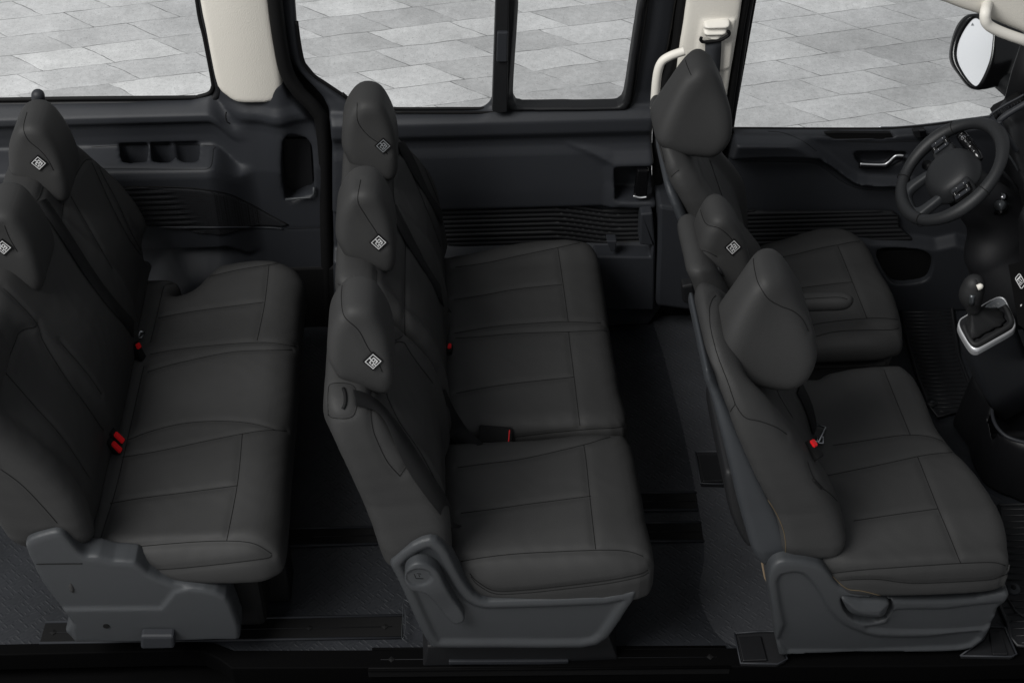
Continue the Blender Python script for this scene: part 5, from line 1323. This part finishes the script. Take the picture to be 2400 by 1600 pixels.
rail([(92, 1506), (945, 1493), (943, 1441), (106, 1457)], 'long black floor rail under the rear bench, nearest the step', (.03, .15, .74, .95))
rail([(560, 1282), (900, 1273), (890, 1234), (560, 1240)], 'black floor rail between the rear bench and the middle row', (.5,))
rail([(1440, 1196), (1636, 1194), (1632, 1153), (1440, 1155)], 'farther black rail end in the aisle before the front bench', (.5,))
rail([(1440, 1268), (1650, 1267), (1643, 1223), (1440, 1225)], 'nearer black rail end in the aisle before the front bench', (.5,))
rail([(862, 1570), (1712, 1562), (1700, 1515), (872, 1520)], 'black floor rail under the single middle seat at the step edge', (.06, .95))
rail([(560, 740), (1545, 738), (1540, 700), (560, 705)], 'dim black floor rail along the far wall', (.5,))

def floor_box(px, lab, inner):
    poly = XY(px, .02); root = thing('floor_cover', (sum(p[0] for p in poly)/len(poly), sum(p[1] for p in poly)/len(poly), 0), lab, 'anchor cover', 'seat anchor covers on the floor')
    prism('cover_base', poly, 'z', .001, .018, TRIMD, root, bev=.006)
    q = XY(inner, .03); prism('cover_lid', q, 'z', .016, .026, TRIMB, root, bev=.003)
    pts = [(a, b, .02) for a, b in poly]+[(poly[0][0], poly[0][1], .02)]
    mesh_obj('cover_rim', *tube_geo(pts, .003, 6), TRIM, root)
floor_box(z8((78, 152), (110, 345), (330, 352), (320, 270), (290, 180), (245, 150)), 'black seat anchor cover on the floor behind the front bench', z8((92, 165), (125, 328), (250, 325), (222, 162)))
floor_box(z8((318, 1262), (355, 1445), (580, 1450), (640, 1420), (590, 1250), (480, 1250)), 'black seat anchor cover at the lower rear corner of the front bench', z8((338, 1280), (370, 1425), (520, 1420), (480, 1270)))
floor_box(z8((1700, 1400), (2010, 1405), (2045, 1390), (1975, 1225), (1880, 1220), (1840, 1300)), 'black anchor cover in front of the near front seat base', z8((1900, 1385), (1995, 1385), (1950, 1240), (1880, 1245)))
# wire hook by the middle row pedestal
V, Fc = tube_geo(smooth_poly([tuple(W(a, b, 'z', .03)) for a, b in z4((505, 1196), (490, 1186), (480, 1200), (478, 1260), (474, 1350), (482, 1362), (492, 1300), (488, 1220))], 4, closed=False), .0014, 6)
o = mesh_obj('wire_hook', V, Fc, STEELD); tag(o, 'thin bent wire hook on the floor beside the middle seat base', 'hook')
o = mesh_obj('buckle_rest', *tube_geo([W(1300+i*0, 0, 'y', 1.6) for i in (0, 1)], .001, 4), BLACK) if False else None
# ------------------------------------------------------------------ light and camera
w = bpy.data.worlds.new('World'); scene.world = w; w.use_nodes = True
bg = w.node_tree.nodes['Background']; bg.inputs[0].default_value = (.93, .96, 1, 1); bg.inputs[1].default_value = .31
def area(name, loc, target, size, power, colr=(1, 1, 1)):
    l = bpy.data.lights.new(name, 'AREA'); l.shape = 'RECTANGLE'; l.size = size[0]; l.size_y = size[1]; l.energy = power; l.color = colr
    o = bpy.data.objects.new(name, l); o.location = loc
    o.rotation_euler = (Vector(target)-Vector(loc)).to_track_quat('-Z', 'Y').to_euler(); col.objects.link(o); return o
area('studio_softbox', (-5.0, -2.6, 7.5), (.3, 1.5, 0), (4.5, 4.5), 1080, (1, .99, .97))
cam = bpy.data.cameras.new('camera'); co_ = bpy.data.objects.new('camera', cam); col.objects.link(co_)
cam.sensor_width = 36; cam.lens = F/2400*36; cam.clip_end = 200; cam.clip_start = .05
from mathutils import Matrix
R = Matrix((rt, up, -fw)).transposed().to_4x4(); co_.matrix_world = Matrix.Translation(CP) @ R
scene.camera = co_
scene.view_settings.view_transform = 'Standard'; scene.view_settings.look = 'None'; scene.view_settings.exposure = 0
scene.cycles.max_bounces = 5; scene.cycles.transparent_max_bounces = 8
